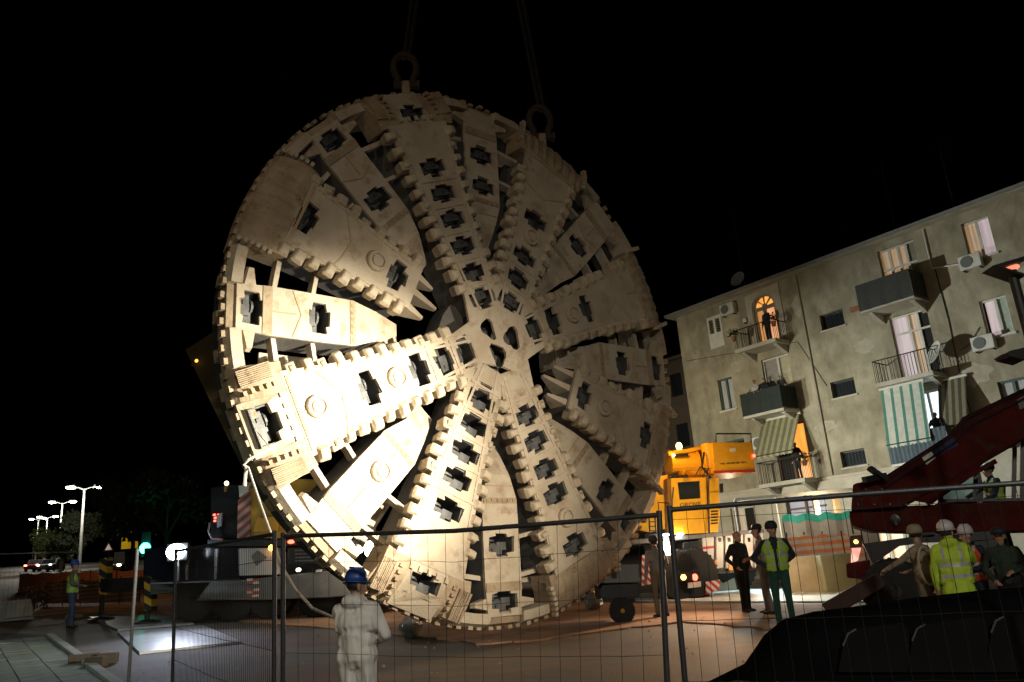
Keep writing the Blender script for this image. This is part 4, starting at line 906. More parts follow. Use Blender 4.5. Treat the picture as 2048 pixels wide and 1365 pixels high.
# ------------------------------------------------------------------ lifting gear
steelrust = mat('rusty_shackle_steel', (0.075, 0.055, 0.04), rough=0.7, metal=0.2, scale=6)
slingm = mat('sling_cable', (0.03, 0.028, 0.026), rough=0.8)
def shackle(px, py0, py1, Y, topx, label, glab):
    base = P(px, py1, Y); top = P(px, py0, Y); h_ = (top - base).length; t = thing('lifting_shackle', label, 'shackle', base, R_(10), 'lifting shackles')
    q = MB(); pts = []; w_ = h_ * 0.24
    for i in range(17):
        a = -0.25 * math.pi + 1.5 * math.pi * i / 16; pts.append((w_ * math.cos(a), 0, h_ * 0.56 + w_ * 1.35 * math.sin(a)))
    pts = [(w_ * 0.62, 0, 0.12)] + pts + [(-w_ * 0.62, 0, 0.12)]; q.tube(pts, h_ * 0.075, 8); q.build('bow', steelrust, t, smooth=True)
    q = MB(); q.cyl((-w_ * 1.05, 0, 0.14), (w_ * 1.05, 0, 0.14), h_ * 0.08, n=10); q.cyl((w_ * 0.95, 0, 0.14), (w_ * 1.2, 0, 0.14), h_ * 0.12, n=6); q.build('pin', steelrust, t)
    q = MB(); q.box((0, 0, -0.12), (w_ * 0.7, 0.2, 0.62)); q.build('lifting_lug', crust, t, bevel=0.03)
    a = P(px, py0 + (py1 - py0) * 0.18, Y); b = P(topx, -260, Y)
    s_ = thing('sling_cable', glab, 'sling', a, 0, 'slings rising from the shackles'); d = b - a
    for k_ in (-1, 1):
        q = MB(); q.tube([(0.05 * k_, 0, -0.05), d * 0.5 + Vector((0.06 * k_, 0, 0)), d + Vector((0.05 * k_, 0, 0))], 0.045, 6); q.build('cable', slingm, s_)
shackle(812, 100, 182, 14.9, 868, 'dark bow shackle on the highest point of the cutterhead rim', 'dark twin sling cable rising from the highest shackle')
shackle(1084, 205, 285, 16.6, 990, 'dark bow shackle on the shaded shoulder of the cutterhead rim', 'dark twin sling cable rising from the shaded shoulder shackle')

# ------------------------------------------------------------------ machines traced as solid parts in their own frames
def solid(fr, par, name, pxs, ly, dep, m, bevel=0.02, lyref=None):
    """outline on the plane ly of the machine, given real depth"""
    pts = [fr.px(x, y, ly if lyref is None else lyref) for x, y in pxs]
    q = MB(); q.plate(pts, [], ly + dep, ly, lambda x, z, y: (x, y, z)); return q.build(name, m, par, bevel=bevel)
def wheel(fr, par, px, py, ly, r, wdt, hubm, name='wheel'):
    x, z = fr.px(px, py, ly); Mx = Matrix.Rotation(R_(90), 3, 'X')
    z = g(*fr.w(x, ly, 0).xy) - fr.loc.z + r
    q = MB(); q.lathe([(r * 0.55, -wdt / 2), (r * 0.93, -wdt / 2), (r, -wdt * 0.36), (r, wdt * 0.36), (r * 0.93, wdt / 2), (r * 0.55, wdt / 2)], (0, 0, 0), 28, Mx)
    for i in range(28):
        a = 2 * math.pi * i / 28; q.box((r * math.cos(a), 0, r * math.sin(a)), (0.03, wdt * 0.9, 0.045), Matrix.Rotation(-a, 3, 'Y'))
    w_ = q.build(name, tyrem, par, (x, ly, z))
    q = MB(); q.lathe([(r * 0.56, 0.02), (r * 0.5, wdt * 0.42), (r * 0.42, wdt * 0.3), (r * 0.2, wdt * 0.32), (r * 0.18, wdt * 0.5), (0.01, wdt * 0.5)], (0, 0, 0), 20, Mx); q.build('rim', hubm, w_)
    return w_
tyrem = mat('tyre_rubber', (0.022, 0.021, 0.02), rough=0.85, scale=6, bump=0.4)
yellow = mat('crane_yellow', (0.72, 0.38, 0.02), rough=0.42, scale=2.2, col2=(0.55, 0.27, 0.015), bump=0.05)
cgrey = mat('carrier_grey', (0.17, 0.165, 0.16), rough=0.5, scale=3, var=0.35)
cdark = mat('carrier_black', (0.02, 0.02, 0.022), rough=0.35, bump=0.05)
cwhite = mat('carrier_white', (0.55, 0.52, 0.48), rough=0.5, scale=2)
redp = mat('red_paint', (0.45, 0.03, 0.02), rough=0.5)
letter = mat('black_lettering', (0.02, 0.015, 0.01), rough=0.6, bump=0)
rw = stripes('red_white_stripes', (0.5, 0.03, 0.03), (0.65, 0.62, 0.6), 5.0, 'X', diag=1.0)
rwv = stripes('shaded_red_white_band', (0.2, 0.04, 0.03), (0.26, 0.21, 0.18), 4.2, 'Z', diag=-0.7)  # darker copy of the stripes, shadow put into the colours
yb = stripes('yellow_black_hazard', (0.6, 0.36, 0.03), (0.02, 0.02, 0.02), 2.9, 'Z', diag=0.6)
amberL = emit('amber_lamp', (1.0, 0.42, 0.05), 14); redL = emit('red_lamp', (1.0, 0.06, 0.03), 9); whiteL = emit('white_lamp', (1.0, 0.9, 0.8), 16)
warmL = emit('warm_white_lamp', (1.0, 0.72, 0.42), 22); coldL = emit('cold_white_lamp', (0.8, 0.92, 1.0), 45); greenL = emit('green_signal', (0.05, 1.0, 0.62), 16)
def bulb(fr, par, name, px, py, ly, r, m, wd=None):
    p = fr.pt(px, py, ly); q = MB(); q.ell((0, 0, 0), (r, r * 0.7, wd or r), 12, 8); return q.build(name, m, par, p, smooth=True)

# --- crane lorry beside the building (lit yellow)
CF_ = Frame((0, 0, 0), R_(10)); _p = P(1400, 1205, 22.0); CF_ = Frame((_p.x, _p.y, g(_p.x, _p.y)), R_(10))
cr = thing('mobile_crane', 'bright yellow mobile crane with amber beacon parked before the plaster building', 'crane', CF_.loc, CF_.rz)
cabp = [(1342, 957), (1412, 955), (1416, 1066), (1346, 1070)]
pts = [CF_.px(*q_, 0) for q_ in cabp]; hole = [CF_.px(*q_, 0) for q_ in ((1355, 965), (1400, 962), (1402, 997), (1359, 1000))]
q = MB(); q.plate(pts, [hole], 1.4, 0.0, fw); cb = q.build('crane_cab', yellow, cr)
q = MB(); q.plate([CF_.px(*q_, 0.05) for q_ in ((1354, 964), (1401, 961), (1403, 998), (1358, 1001))], [], 0.09, 0.05, fw); q.build('cab_window', paneg, cb)
q = MB(); q.plate([CF_.px(*q_, 0.3) for q_ in ((1374, 972), (1390, 972), (1392, 1000), (1374, 1000))], [], 0.5, 0.3, fw); q.build('operator_seat', cdark, cb)
solid(CF_, cr, 'engine_cover', [(1418, 956), (1437, 955), (1440, 1030), (1436, 1064), (1420, 1066)], 0.02, 1.6, yellow)
solid(CF_, cr, 'machine_deck', [(1262, 960), (1338, 950), (1340, 1056), (1300, 1066), (1258, 1056)], 0.35, 1.6, yellow)
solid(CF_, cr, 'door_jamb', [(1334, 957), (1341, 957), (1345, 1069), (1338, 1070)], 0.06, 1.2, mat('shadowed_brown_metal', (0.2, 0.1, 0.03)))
cw = solid(CF_, cr, 'counterweight', [(1424, 885), (1505, 885), (1510, 943), (1428, 946)], -0.1, 1.5, yellow, 0.015)
solid(CF_, cr, 'counterweight_edge', [(1428, 942), (1510, 939), (1511, 944), (1429, 947)], -0.13, 0.05, redp, 0)
solid(CF_, cr, 'sticker', [(1460, 897), (1472, 896), (1472, 903), (1460, 904)], -0.108, 0.006, whitep, 0)
q = MB()
x_, z_ = CF_.px(1441, 928, -0.106); 
for i in range(17):
    if i in (3, 13): continue
    w_ = 0.03 + 0.012 * ((i * 7) % 3); q.box((x_ + i * 0.044, 0, 0.003 * math.sin(i * 2.3)), (w_, 0.004, 0.03 + 0.018 * ((i * 5) % 3 == 1)))
tag(q.build('small_lettering', mat('brown_lettering', (0.2, 0.1, 0.01)), cr, (0, -0.106, z_)), kind='stuff')
q = MB(); a = CF_.pt(1414, 888, 0.3); b = CF_.pt(1418, 945, 0.3); q.cyl(a, (a.x + 0.0, 0.3, b.z + 0.1), 0.17, 0.2, 16); q.cyl((a.x, 0.3, b.z + 0.1), (a.x + 0.15, 0.3, b.z - 0.02), 0.2, 0.12, 16); q.build('counterweight_cylinder', yellow, cr, smooth=False)
for nm, a, b, r in (('hoist_winch', (1336, 928), (1392, 926), 0.34), ('hoist_winch', (1360, 940), (1400, 938), 0.24)):
    A = CF_.pt(*a, 0.7); B_ = CF_.pt(*b, 0.7); q = MB(); q.cyl(A, B_, r, n=20); q.cyl(A, A + Vector((0.05, 0, 0)), r * 1.12, n=20); q.cyl(B_ - Vector((0.05, 0, 0)), B_, r * 1.12, n=20); q.build(nm, yellow, cr)
q = MB(); q.tube([CF_.pt(1336, 908, 0.4), CF_.pt(1352, 905, 0.4), CF_.pt(1372, 903, 0.4), CF_.pt(1396, 897, 0.4), CF_.pt(1410, 895, 0.4)], 0.06, 8); q.build('hydraulic_pipe', yellow, cr)
q = MB(); q.tube([CF_.pt(1350, 912, 0.3), CF_.pt(1375, 910, 0.3)], 0.05, 8); q.build('hydraulic_hose', cdark, cr)
solid(CF_, cr, 'winch_bracket', [(1338, 950), (1358, 943), (1358, 950), (1342, 958)], 0.2, 0.3, cdark)
bc = solid(CF_, cr, 'beacon_post', [(1355, 902), (1361, 902), (1361, 911), (1355, 911)], 0.38, 0.1, cdark, 0)
bulb(CF_, cr, 'beacon', 1358, 893, 0.43, 0.09, emit('amber_beacon', (1.0, 0.62, 0.12), 9), 0.11)
bulb(CF_, cr, 'side_lamp', 1347, 911, 0.3, 0.035, warmL); bulb(CF_, cr, 'marker_lamp', 1508, 912, -0.14, 0.045, redL)
lamp('beacon_light', 'POINT', CF_.w(*(CF_.pt(1352, 880, -0.5))), 95, (1.0, 0.5, 0.08), size=0.12)
lamp('cab_work_light', 'SPOT', CF_.w(*(CF_.pt(1330, 1010, -3.4))), 420, (1.0, 0.78, 0.42), target=CF_.w(*(CF_.pt(1395, 1000, 0))), size=0.15, spot=52)
for (a, b) in (((1342, 1020), (1415, 1018)), ((1420, 985), (1438, 984)), ((1420, 1012), (1439, 1011))):
    q = MB(); q.bar(CF_.pt(*a, -0.004), CF_.pt(*b, -0.004), 0.012, 0.015); q.build('panel_gap', cdark, cr)
q = MB(); q.tube([CF_.pt(1417, 950, -0.05), CF_.pt(1417, 1064, -0.05)], 0.018, 6); q.tube([CF_.pt(1344, 1062, -0.06), CF_.pt(1344, 1000, -0.06), CF_.pt(1347, 975, -0.06)], 0.018, 6); pieces(q, 'grab_handle', cdark, cr)
q = MB(); q.tube([CF_.pt(1432, 886, 0.2), CF_.pt(1432, 868, 0.2), CF_.pt(1502, 868, 0.2), CF_.pt(1502, 886, 0.2)], 0.02, 6); q.build('handrail', iron, cr)
q = MB(); q.tube([CF_.pt(1408, 905, 0.1), CF_.pt(1404, 935, 0.0), CF_.pt(1418, 952, 0.05), CF_.pt(1426, 960, 0.1)], 0.025, 6); q.build('hydraulic_hose', cdark, cr)
for k_ in range(5): solid(CF_, cr, 'vent_slot', [(1422, 1022 + k_ * 6), (1436, 1021 + k_ * 6), (1436, 1024 + k_ * 6), (1422, 1025 + k_ * 6)], 0.012, 0.02, cdark, 0)
q = MB(); q.tube([CF_.pt(1300, 1068, -0.1), CF_.pt(1298, 1030, -0.1)], 0.02, 6); q.tube([CF_.pt(1312, 1068, -0.1), CF_.pt(1310, 1030, -0.1)], 0.02, 6)
for k_ in range(4): q.tube([CF_.pt(1299, 1062 - k_ * 9, -0.1), CF_.pt(1311, 1062 - k_ * 9, -0.1)], 0.015, 5)
tag(q.build('ladder', iron, cr), kind='stuff')
solid(CF_, cr, 'wing_mirror', [(1440, 968), (1446, 967), (1447, 985), (1441, 986)], -0.2, 0.06, cdark, 0.005)
solid(CF_, cr, 'cab_roof_lamp', [(1366, 950), (1376, 949), (1376, 955), (1366, 956)], -0.05, 0.1, cdark, 0.005)
q = MB(); q.tube([CF_.pt(1392, 950, 0.0), CF_.pt(1400, 935, -0.05), CF_.pt(1412, 938, -0.05), CF_.pt(1420, 958, 0.0)], 0.02, 6); q.build('hydraulic_hose', cdark, cr)
bulb(CF_, cr, 'deck_lamp', 1508, 1062, -0.1, 0.05, whiteL)
# slew ring and carrier
solid(CF_, cr, 'turntable', [(1290, 1068), (1412, 1068), (1412, 1082), (1290, 1082)], 0.3, 1.9, cdark)
solid(CF_, cr, 'carrier_deck', [(1262, 1080), (1528, 1058), (1529, 1066), (1262, 1089)], 0.0, 2.4, cgrey, 0.01)
solid(CF_, cr, 'mudguard', [(1366, 1086), (1400, 1080), (1405, 1108), (1418, 1128), (1420, 1142), (1366, 1142)], -0.02, 0.6, cdark)
for i, (a, b) in enumerate(((1405, 1428), (1433, 1447), (1451, 1466), (1470, 1486), (1490, 1506), (1510, 1526))):
    o = solid(CF_, cr, 'side_locker', [(a, 1068), (b, 1066), (b, 1136), (a, 1138)], 0.02, 1.0, cwhite, 0.015)
    if i > 0:
        xx, zz = CF_.px((a + b) / 2, 1080, 0.0); q = MB(); q.box((xx, 0.0, zz), (0.06, 0.03, 0.1)); q.build('locker_latch', cdark, o)
solid(CF_, cr, 'warning_panel', [(1405, 1094), (1428, 1092), (1428, 1097), (1405, 1099)], 0.0, 0.015, redp, 0)
for a, b, c_, d_ in ((1420, 1434, 1120, 1130), (1458, 1469, 1128, 1141)): solid(CF_, cr, 'orange_reflector', [(a, c_), (b, c_), (b, d_), (a, d_)], -0.02, 0.03, mat('orange_reflector', (0.8, 0.25, 0.02), rough=0.3), 0.005)
solid(CF_, cr, 'chassis_beam', [(1290, 1140), (1470, 1130), (1470, 1146), (1290, 1156)], 0.2, 0.5, cgrey, 0.01)
solid(CF_, cr, 'tool_box', [(1436, 1130), (1458, 1129), (1458, 1141), (1436, 1143)], 0.1, 0.4, cdark, 0.01)
for px_ in (1388, 1352, 1470): wheel(CF_, cr, px_, 1170, 0.05 if px_ != 1470 else 1.6, 0.62, 0.42, cgrey)
solid(CF_, cr, 'lamp_board', [(1360, 1145), (1403, 1143), (1403, 1162), (1360, 1164)], -0.28, 0.05, cdark, 0.005)
solid(CF_, cr, 'number_plate', [(1376, 1166), (1402, 1163), (1402, 1174), (1376, 1177)], -0.27, 0.02, whitep, 0)
bulb(CF_, cr, 'indicator_lamp', 1367, 1155, -0.3, 0.07, amberL); bulb(CF_, cr, 'tail_lamp', 1390, 1155, -0.3, 0.075, redL, 0.085)
solid(CF_, cr, 'striped_board', [(1284, 1112), (1312, 1100), (1314, 1166), (1284, 1172)], -0.15, 0.04, rw, 0)
solid(CF_, cr, 'striped_board', [(1412, 1164), (1440, 1160), (1438, 1180), (1412, 1190)], -0.2, 0.03, rw, 0)
bulb(CF_, cr, 'work_lamp', 1333, 1097, -0.2, 0.17, warmL, 0.19); bulb(CF_, cr, 'deck_lamp', 1332, 1070, -0.1, 0.10, coldL, 0.03); bulb(CF_, cr, 'deck_lamp', 1360, 1069, -0.1, 0.10, coldL, 0.03)
lamp('lorry_work_light', 'POINT', CF_.w(*(CF_.pt(1335, 1100, -0.6))), 12, (1.0, 0.72, 0.45), size=0.06)
lamp('lorry_side_light', 'POINT', CF_.w(*(CF_.pt(1505, 1090, -0.9))), 60, (1.0, 0.74, 0.52), size=0.06)
text('crane_lettering', 'GROVE', 0.15, letter, cr, CF_.pt(1381, 1010, -0.012), (R_(90), 0, 0), wscale=1.2)

# --- crane lorry behind the cutterhead on the road side (dark)
LF = Frame((0, 0, 0), R_(-6)); _p = P(520, 1232, 21.5); LF = Frame((_p.x, _p.y, g(_p.x, _p.y)), R_(-6))
lc = thing('mobile_crane', 'dark mobile crane with striped counterweight and outriggers behind the cutterhead', 'crane', LF.loc, LF.rz)
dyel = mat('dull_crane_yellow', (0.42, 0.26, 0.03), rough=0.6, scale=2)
solid(LF, lc, 'crane_cab', [(421, 975), (476, 968), (480, 1078), (421, 1079)], 0.1, 1.4, mat('black_cab_paint', (0.006, 0.006, 0.007), rough=0.4, spec=0.15))
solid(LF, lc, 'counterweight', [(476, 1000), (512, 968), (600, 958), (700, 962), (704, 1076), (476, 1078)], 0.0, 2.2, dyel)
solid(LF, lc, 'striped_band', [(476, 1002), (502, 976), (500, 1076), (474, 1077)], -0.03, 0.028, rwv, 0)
solid(LF, lc, 'counterweight_cap', [(477, 972), (497, 970), (497, 982), (478, 995)], -0.05, 0.5, whitep, 0.01)
solid(LF, lc, 'lifting_eye', [(484, 966), (506, 964), (508, 972), (484, 973)], 0.2, 0.15, yellow, 0.01)
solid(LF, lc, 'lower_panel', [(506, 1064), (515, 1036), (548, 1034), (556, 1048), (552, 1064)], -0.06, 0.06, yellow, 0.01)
text('crane_lettering', 'GROVE', 0.46, letter, lc, LF.pt(612, 1000, -0.02), (R_(90), 0, 0), wscale=1.2)
bulb(LF, lc, 'beacon', 453, 967, 0.1, 0.06, emit('pale_amber_beacon', (1.0, 0.8, 0.4), 8)); solid(LF, lc, 'beacon_post', [(448, 973), (456, 973), (456, 984), (448, 984)], 0.1, 0.1, dyel, 0)
for i, (a, b) in enumerate(((426, 1029), (428, 1035), (427, 1041), (434, 1029))):
    solid(LF, lc, 'display_segment', [(a, b), (a + 4, b - 1), (a + 4, b + 3), (a, b + 3)], 0.05, 0.03, redL, 0)
q = MB(); q.tube([LF.pt(420, 1046, -0.1), LF.pt(417, 1062, -0.1), LF.pt(424, 1078, -0.1), LF.pt(446, 1080, -0.1)], 0.03, 6); q.build('mirror_arm', mat('chrome', (0.4, 0.4, 0.42), rough=0.25, metal=0.8, bump=0), lc)
solid(LF, lc, 'mirror', [(434, 1030), (443, 1026), (442, 1052), (434, 1056)], -0.1, 0.06, mat('mirror_grey', (0.25, 0.28, 0.3), rough=0.2, bump=0), 0.005)
solid(LF, lc, 'carrier_deck', [(415, 1080), (720, 1079), (720, 1090), (415, 1093)], -0.1, 2.5, cdark, 0.01)
solid(LF, lc, 'carrier_cab', [(286, 1096), (478, 1094), (480, 1160), (400, 1164), (330, 1168), (286, 1150)], 0.1, 2.2, mat('glossy_dark_blue', (0.006, 0.008, 0.013), rough=0.15, bump=0.03), 0.05)
for a in (372, 430): solid(LF, lc, 'cab_pillar', [(a, 1098), (a + 7, 1098), (a + 2, 1160), (a - 2, 1160)], 0.05, 0.06, mat('chrome', (0.4, 0.4, 0.42)), 0.01)
solid(LF, lc, 'step_rail', [(300, 1166), (484, 1160), (484, 1163), (300, 1169)], -0.15, 0.05, mat('chrome', (0.4, 0.4, 0.42)), 0)
solid(LF, lc, 'side_panel', [(477, 1097), (552, 1096), (551, 1150), (477, 1152)], 0.0, 0.5, cwhite, 0.02)
solid(LF, lc, 'dark_patch', [(502, 1113), (515, 1101), (535, 1115), (512, 1133)], -0.01, 0.012, cgrey, 0)
solid(LF, lc, 'frame_body', [(392, 1202), (420, 1165), (486, 1160), (690, 1138), (730, 1142), (730, 1190), (650, 1196), (540, 1200)], 0.15, 1.8, cgrey, 0.04)
solid(LF, lc, 'engine_grille', [(575, 1096), (640, 1094), (640, 1128), (575, 1130)], 0.0, 0.8, cdark, 0.02)
for k_ in range(4): solid(LF, lc, 'grille_bar', [(590, 1100 + k_ * 7), (625, 1099 + k_ * 7), (625, 1102 + k_ * 7), (590, 1103 + k_ * 7)], -0.04, 0.03, mat('grille_grey', (0.15, 0.16, 0.18), rough=0.3), 0)
for (a, b) in ((506, 1158), (494, 1164), (506, 1183), (493, 1178), (494, 1190)): solid(LF, lc, 'warning_plate', [(a, b), (a + 11, b - 1), (a + 11, b + 4), (a, b + 5)], 0.1, 0.03, mat('warning_red_white', (0.55, 0.1, 0.06), scale=9), 0)
for (a, b) in ((494, 1158), (506, 1164), (494, 1183), (506, 1178), (505, 1190), (632, 1140)): solid(LF, lc, 'warning_plate', [(a, b), (a + 11, b - 1), (a + 11, b + 4), (a, b + 5)], 0.1, 0.031, whitep, 0)
for px_ in (395, 470, 545, 640, 716): wheel(LF, lc, px_, 1210, 0.75, 0.6, 0.42, cdark)
bulb(LF, lc, 'indicator_lamp', 543, 1096, -0.1, 0.08, amberL); bulb(LF, lc, 'tail_lamp', 582, 1084, -0.15, 0.09, redL, 0.05); bulb(LF, lc, 'side_lamp', 597, 1140, 0.05, 0.07, emit('dim_white_lamp', (1, 0.95, 0.8), 4), 0.05)
bulb(LF, lc, 'rear_work_lamp', 738, 1098, 0.1, 0.13, whiteL, 0.2); bulb(LF, lc, 'rear_work_lamp', 718, 1100, 0.2, 0.1, warmL, 0.1)
lamp('rear_work_light', 'POINT', LF.w(*(LF.pt(725, 1110, -0.4))), 70, (1.0, 0.85, 0.65), size=0.15)
# outriggers
OFt = Frame(stand(297, 1228), R_(-6))
solid(LF, lc, 'outrigger_beam', [(200, 1158), (430, 1150), (430, 1176), (200, 1184)], 2.2, 0.5, cdark, 0.02)
solid(LF, lc, 'outrigger_beam', [(300, 1160), (440, 1150), (440, 1176), (300, 1190)], 0.6, 0.5, mat('outrigger_grey', (0.1, 0.1, 0.1)), 0.02)
for px_, top_, bot_, ly in ((206, 1118, 1190, 2.3), (296, 1114, 1222, 0.75)):
    j = solid(LF, lc, 'outrigger_leg', [(px_ - 8, top_), (px_ + 8, top_), (px_ + 6, bot_), (px_ - 8, bot_)], ly, 0.3, yb, 0.01)
    xx, zz = LF.px(px_ - 1, bot_, ly + 0.15); gz = g(*LF.w(xx, ly + 0.15, 0).xy) - LF.loc.z
    q = MB(); q.cyl((xx, ly + 0.15, gz + 0.06), (xx, ly + 0.15, zz + 0.02), 0.07, n=10); q.lathe([(0.36, gz + 0.02), (0.36, gz + 0.06), (0.12, gz + 0.12)], (xx, ly + 0.15, 0), 16); q.build('outrigger_foot', iron, j)
# folded boom behind the rim
q = MB(); a = LF.pt(560, 985, 1.0); b = LF.pt(415, 695, 1.6); q.bar(a, b, 0.9, 1.0, (0, 1, 0)); q.build('boom', mat('unlit_boom_paint', (0.07, 0.05, 0.018), rough=0.8), lc)  # paint colour darkened so the boom reads as unlit
q = MB(); q.bar(LF.pt(430, 690, 1.3), LF.pt(398, 740, 1.3), 0.4, 0.35, (0, 1, 0)); q.build('boom_head', mat('unlit_boom_head', (0.12, 0.085, 0.02), rough=0.8), lc); bulb(LF, lc, 'boom_tip_lamp', 393, 722, 0.9, 0.05, emit('dim_amber_lamp', (1, 0.4, 0.05), 3))  # head colour darkened the same way to read as unlit

# --- red telescopic handler
_p = P(1790, 1215, 15.2); TF = Frame((_p.x, _p.y, g(_p.x, _p.y)), R_(-21))
th = thing('telescopic_handler', 'dark red telescopic handler with raised boom and lit cab', 'telehandler', TF.loc, TF.rz)
mar = mat('maroon_paint', (0.085, 0.010, 0.007), rough=0.7, scale=2.5, var=0.5, bump=0.1, spec=0.08, stain=(0.05, 0.03, 0.02), sscale=3, slo=0.5, shi=0.75)
solid(TF, th, 'boom', [(1702, 1020), (1706, 968), (1764, 956), (1900, 868), (1926, 834), (2060, 770), (2130, 740), (2150, 800), (2060, 872), (1960, 930), (1850, 990), (1808, 1014)], -0.2, 0.55, mar, 0.04)
bp_ = th
for m_, pxs_ in ((whitep, [(1842, 912), (1860, 900), (1872, 916), (1853, 930)]), (mat('decal_blue', (0.02, 0.025, 0.10)), [(1863, 899), (1882, 887), (1893, 903), (1874, 916)]), (mat('decal_blue', (0.02, 0.025, 0.10)), [(1885, 885), (1905, 873), (1917, 890), (1896, 902)]), (mat('decal_grey', (0.2, 0.2, 0.2)), [(2034, 800), (2060, 785), (2066, 806), (2040, 820)])):
    solid(TF, th, 'decal', pxs_, -0.21, 0.008, m_, 0)
q = MB(); q.tube([TF.pt(1760, 968, -0.24), TF.pt(1905, 872, -0.24), TF.pt(1932, 838, -0.24), TF.pt(2060, 775, -0.24)], 0.022, 6); q.tube([TF.pt(1768, 978, -0.24), TF.pt(1912, 884, -0.24), TF.pt(1940, 852, -0.24), TF.pt(2060, 792, -0.24)], 0.018, 6); pieces(q, 'hydraulic_hose', cdark, th)
for k_ in range(7):
    a_ = TF.pt(1722 + k_ * 3, 976, -0.21); q = MB(); q.lathe([(0.02, 0), (0.02, 0.02), (0.005, 0.022)], TF.pt(1716 + k_ * 16, 1010 - (k_ % 2) * 30, -0.2), 8, Matrix.Rotation(R_(90), 3, 'X')); q.build('bolt', cdark, th)
solid(TF, th, 'boom_gusset', [(1830, 1002), (1990, 918), (1996, 926), (1850, 1006)], -0.24, 0.06, mar, 0.005)
solid(TF, th, 'step_plate', [(1820, 1066), (1870, 1064), (1870, 1070), (1820, 1072)], -0.2, 0.3, iron, 0)
solid(TF, th, 'chassis', [(1698, 1024), (1712, 1016), (2130, 1000), (2140, 1060), (2000, 1064), (1800, 1064), (1740, 1062), (1704, 1052)], 0.0, 1.8, mar, 0.05)
q = MB(); q.lathe([(0.09, 0), (0.09, 0.05), (0.04, 0.06)], TF.pt(1790, 1040, -0.0), 14, Matrix.Rotation(R_(90), 3, 'X'))
q.b2(*[v_ for v_ in (TF.pt(1790, 1040)[0] - 0.02, TF.pt(1790, 1040)[0] + 0.02, -0.075, -0.06, TF.pt(1790, 1040)[2] - 0.1, TF.pt(1790, 1040)[2] + 0.1)]); q.build('pivot_pin', cdark, th)
solid(TF, th, 'mudguard', [(1726, 1088), (1850, 1070), (1990, 1062), (1990, 1080), (1860, 1084), (1800, 1092), (1756, 1122), (1744, 1126)], -0.1, 1.6, cdark, 0.02)
wheel(TF, th, 1787, 1163, 0.1, 0.55, 0.45, mat('wheel_grey', (0.12, 0.11, 0.1))); wheel(TF, th, 2080, 1150, 0.1, 0.55, 0.45, cgrey)
q = MB(); q.bar(TF.pt(1765, 1158, -0.3), TF.pt(1652, 1222, -0.3), 0.2, 0.26); q.build('stabiliser', mat('dark_brown_paint', (0.05, 0.022, 0.015)), th, bevel=0.02)  # stabiliser is browner and darker than the other handler paint
xx, zz = TF.px(1655, 1222, -0.3); gz = g(*TF.w(xx, -0.3, 0).xy) - TF.loc.z; q = MB(); q.box((xx, -0.3, gz + 0.04), (0.45, 0.4, 0.05)); q.box((xx, -0.3, gz + 0.12), (0.2, 0.16, 0.12)); q.build('stabiliser_foot', iron, th)
solid(TF, th, 'lamp_cluster', [(1700, 1072), (1724, 1070), (1724, 1094), (1700, 1096)], -0.15, 0.12, cdark, 0.01); bulb(TF, th, 'indicator_lamp', 1712, 1084, -0.17, 0.035, amberL)
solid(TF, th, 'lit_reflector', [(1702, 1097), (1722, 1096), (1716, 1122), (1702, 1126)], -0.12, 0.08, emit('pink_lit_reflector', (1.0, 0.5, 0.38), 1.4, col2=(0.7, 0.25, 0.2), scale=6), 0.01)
solid(TF, th, 'rear_block', [(1692, 1128), (1740, 1120), (1742, 1160), (1694, 1156)], 0.0, 0.5, mar, 0.03)
q = MB(); q.bar(TF.pt(1728, 960, -0.5), TF.pt(1770, 952, -0.3), 0.14, 0.1); q.bar(TF.pt(1738, 936, -0.5), TF.pt(1775, 962, -0.4), 0.16, 0.07); q.build('mirror', cdark, th)
q = MB(); q.cyl(TF.pt(1850, 1004, -0.15), TF.pt(1930, 950, -0.15), 0.09, n=10); q.cyl(TF.pt(1930, 950, -0.15), TF.pt(1985, 905, -0.15), 0.05, n=10); q.build('lift_cylinder', mar, th)
# cab: frame, panes, roof; operator inside
cabf = MB()
for a, b in (((1882, 1002), (1884, 905)), ((1950, 1000), (1952, 905)), ((2044, 1000), (2046, 880))):
    pa, pb = TF.pt(*a, 0.7), TF.pt(*b, 0.7); cabf.bar(pa, pb, 0.07, 0.07); cabf.bar(pa + Vector((0, 0.9, 0)), pb + Vector((0, 0.9, 0)), 0.07, 0.07)
cbo = pieces(cabf, 'cab_pillar', cdark, th)
solid(TF, th, 'cab_roof', [(1876, 904), (2060, 872), (2060, 880), (1876, 911)], 0.6, 1.1, cdark, 0.01)
solid(TF, th, 'cab_pane', [(1884, 912), (1950, 905), (1950, 998), (1884, 1000)], 1.55, 0.02, emit('cab_back_pane', (0.16, 0.24, 0.2), 0.22, col2=(0.05, 0.08, 0.07), scale=5), 0)
solid(TF, th, 'cab_floor', [(1876, 999), (2060, 996), (2060, 1002), (1876, 1005)], 0.62, 1.0, cdark, 0)
solid(TF, th, 'operator_seat', [(1972, 975), (2012, 972), (2012, 1000), (1972, 1000)], 1.1, 0.4, cdark, 0.03)
xx, zz = TF.px(1990, 990, 1.0)
person('person in lime vest seated in the lit cab of the red handler', TF.w(xx, 1.0, TF.px(1990, 918, 1.0)[1] - 1.72), TF.rz + R_(110), 1.62, navy, navy, 'reach', 'rail', 'beanie', darkhat, hiviz2)
lamp('cab_light', 'POINT', TF.w(*(TF.pt(1960, 925, 0.95))), 5, (0.7, 1.0, 0.85), size=0.08)

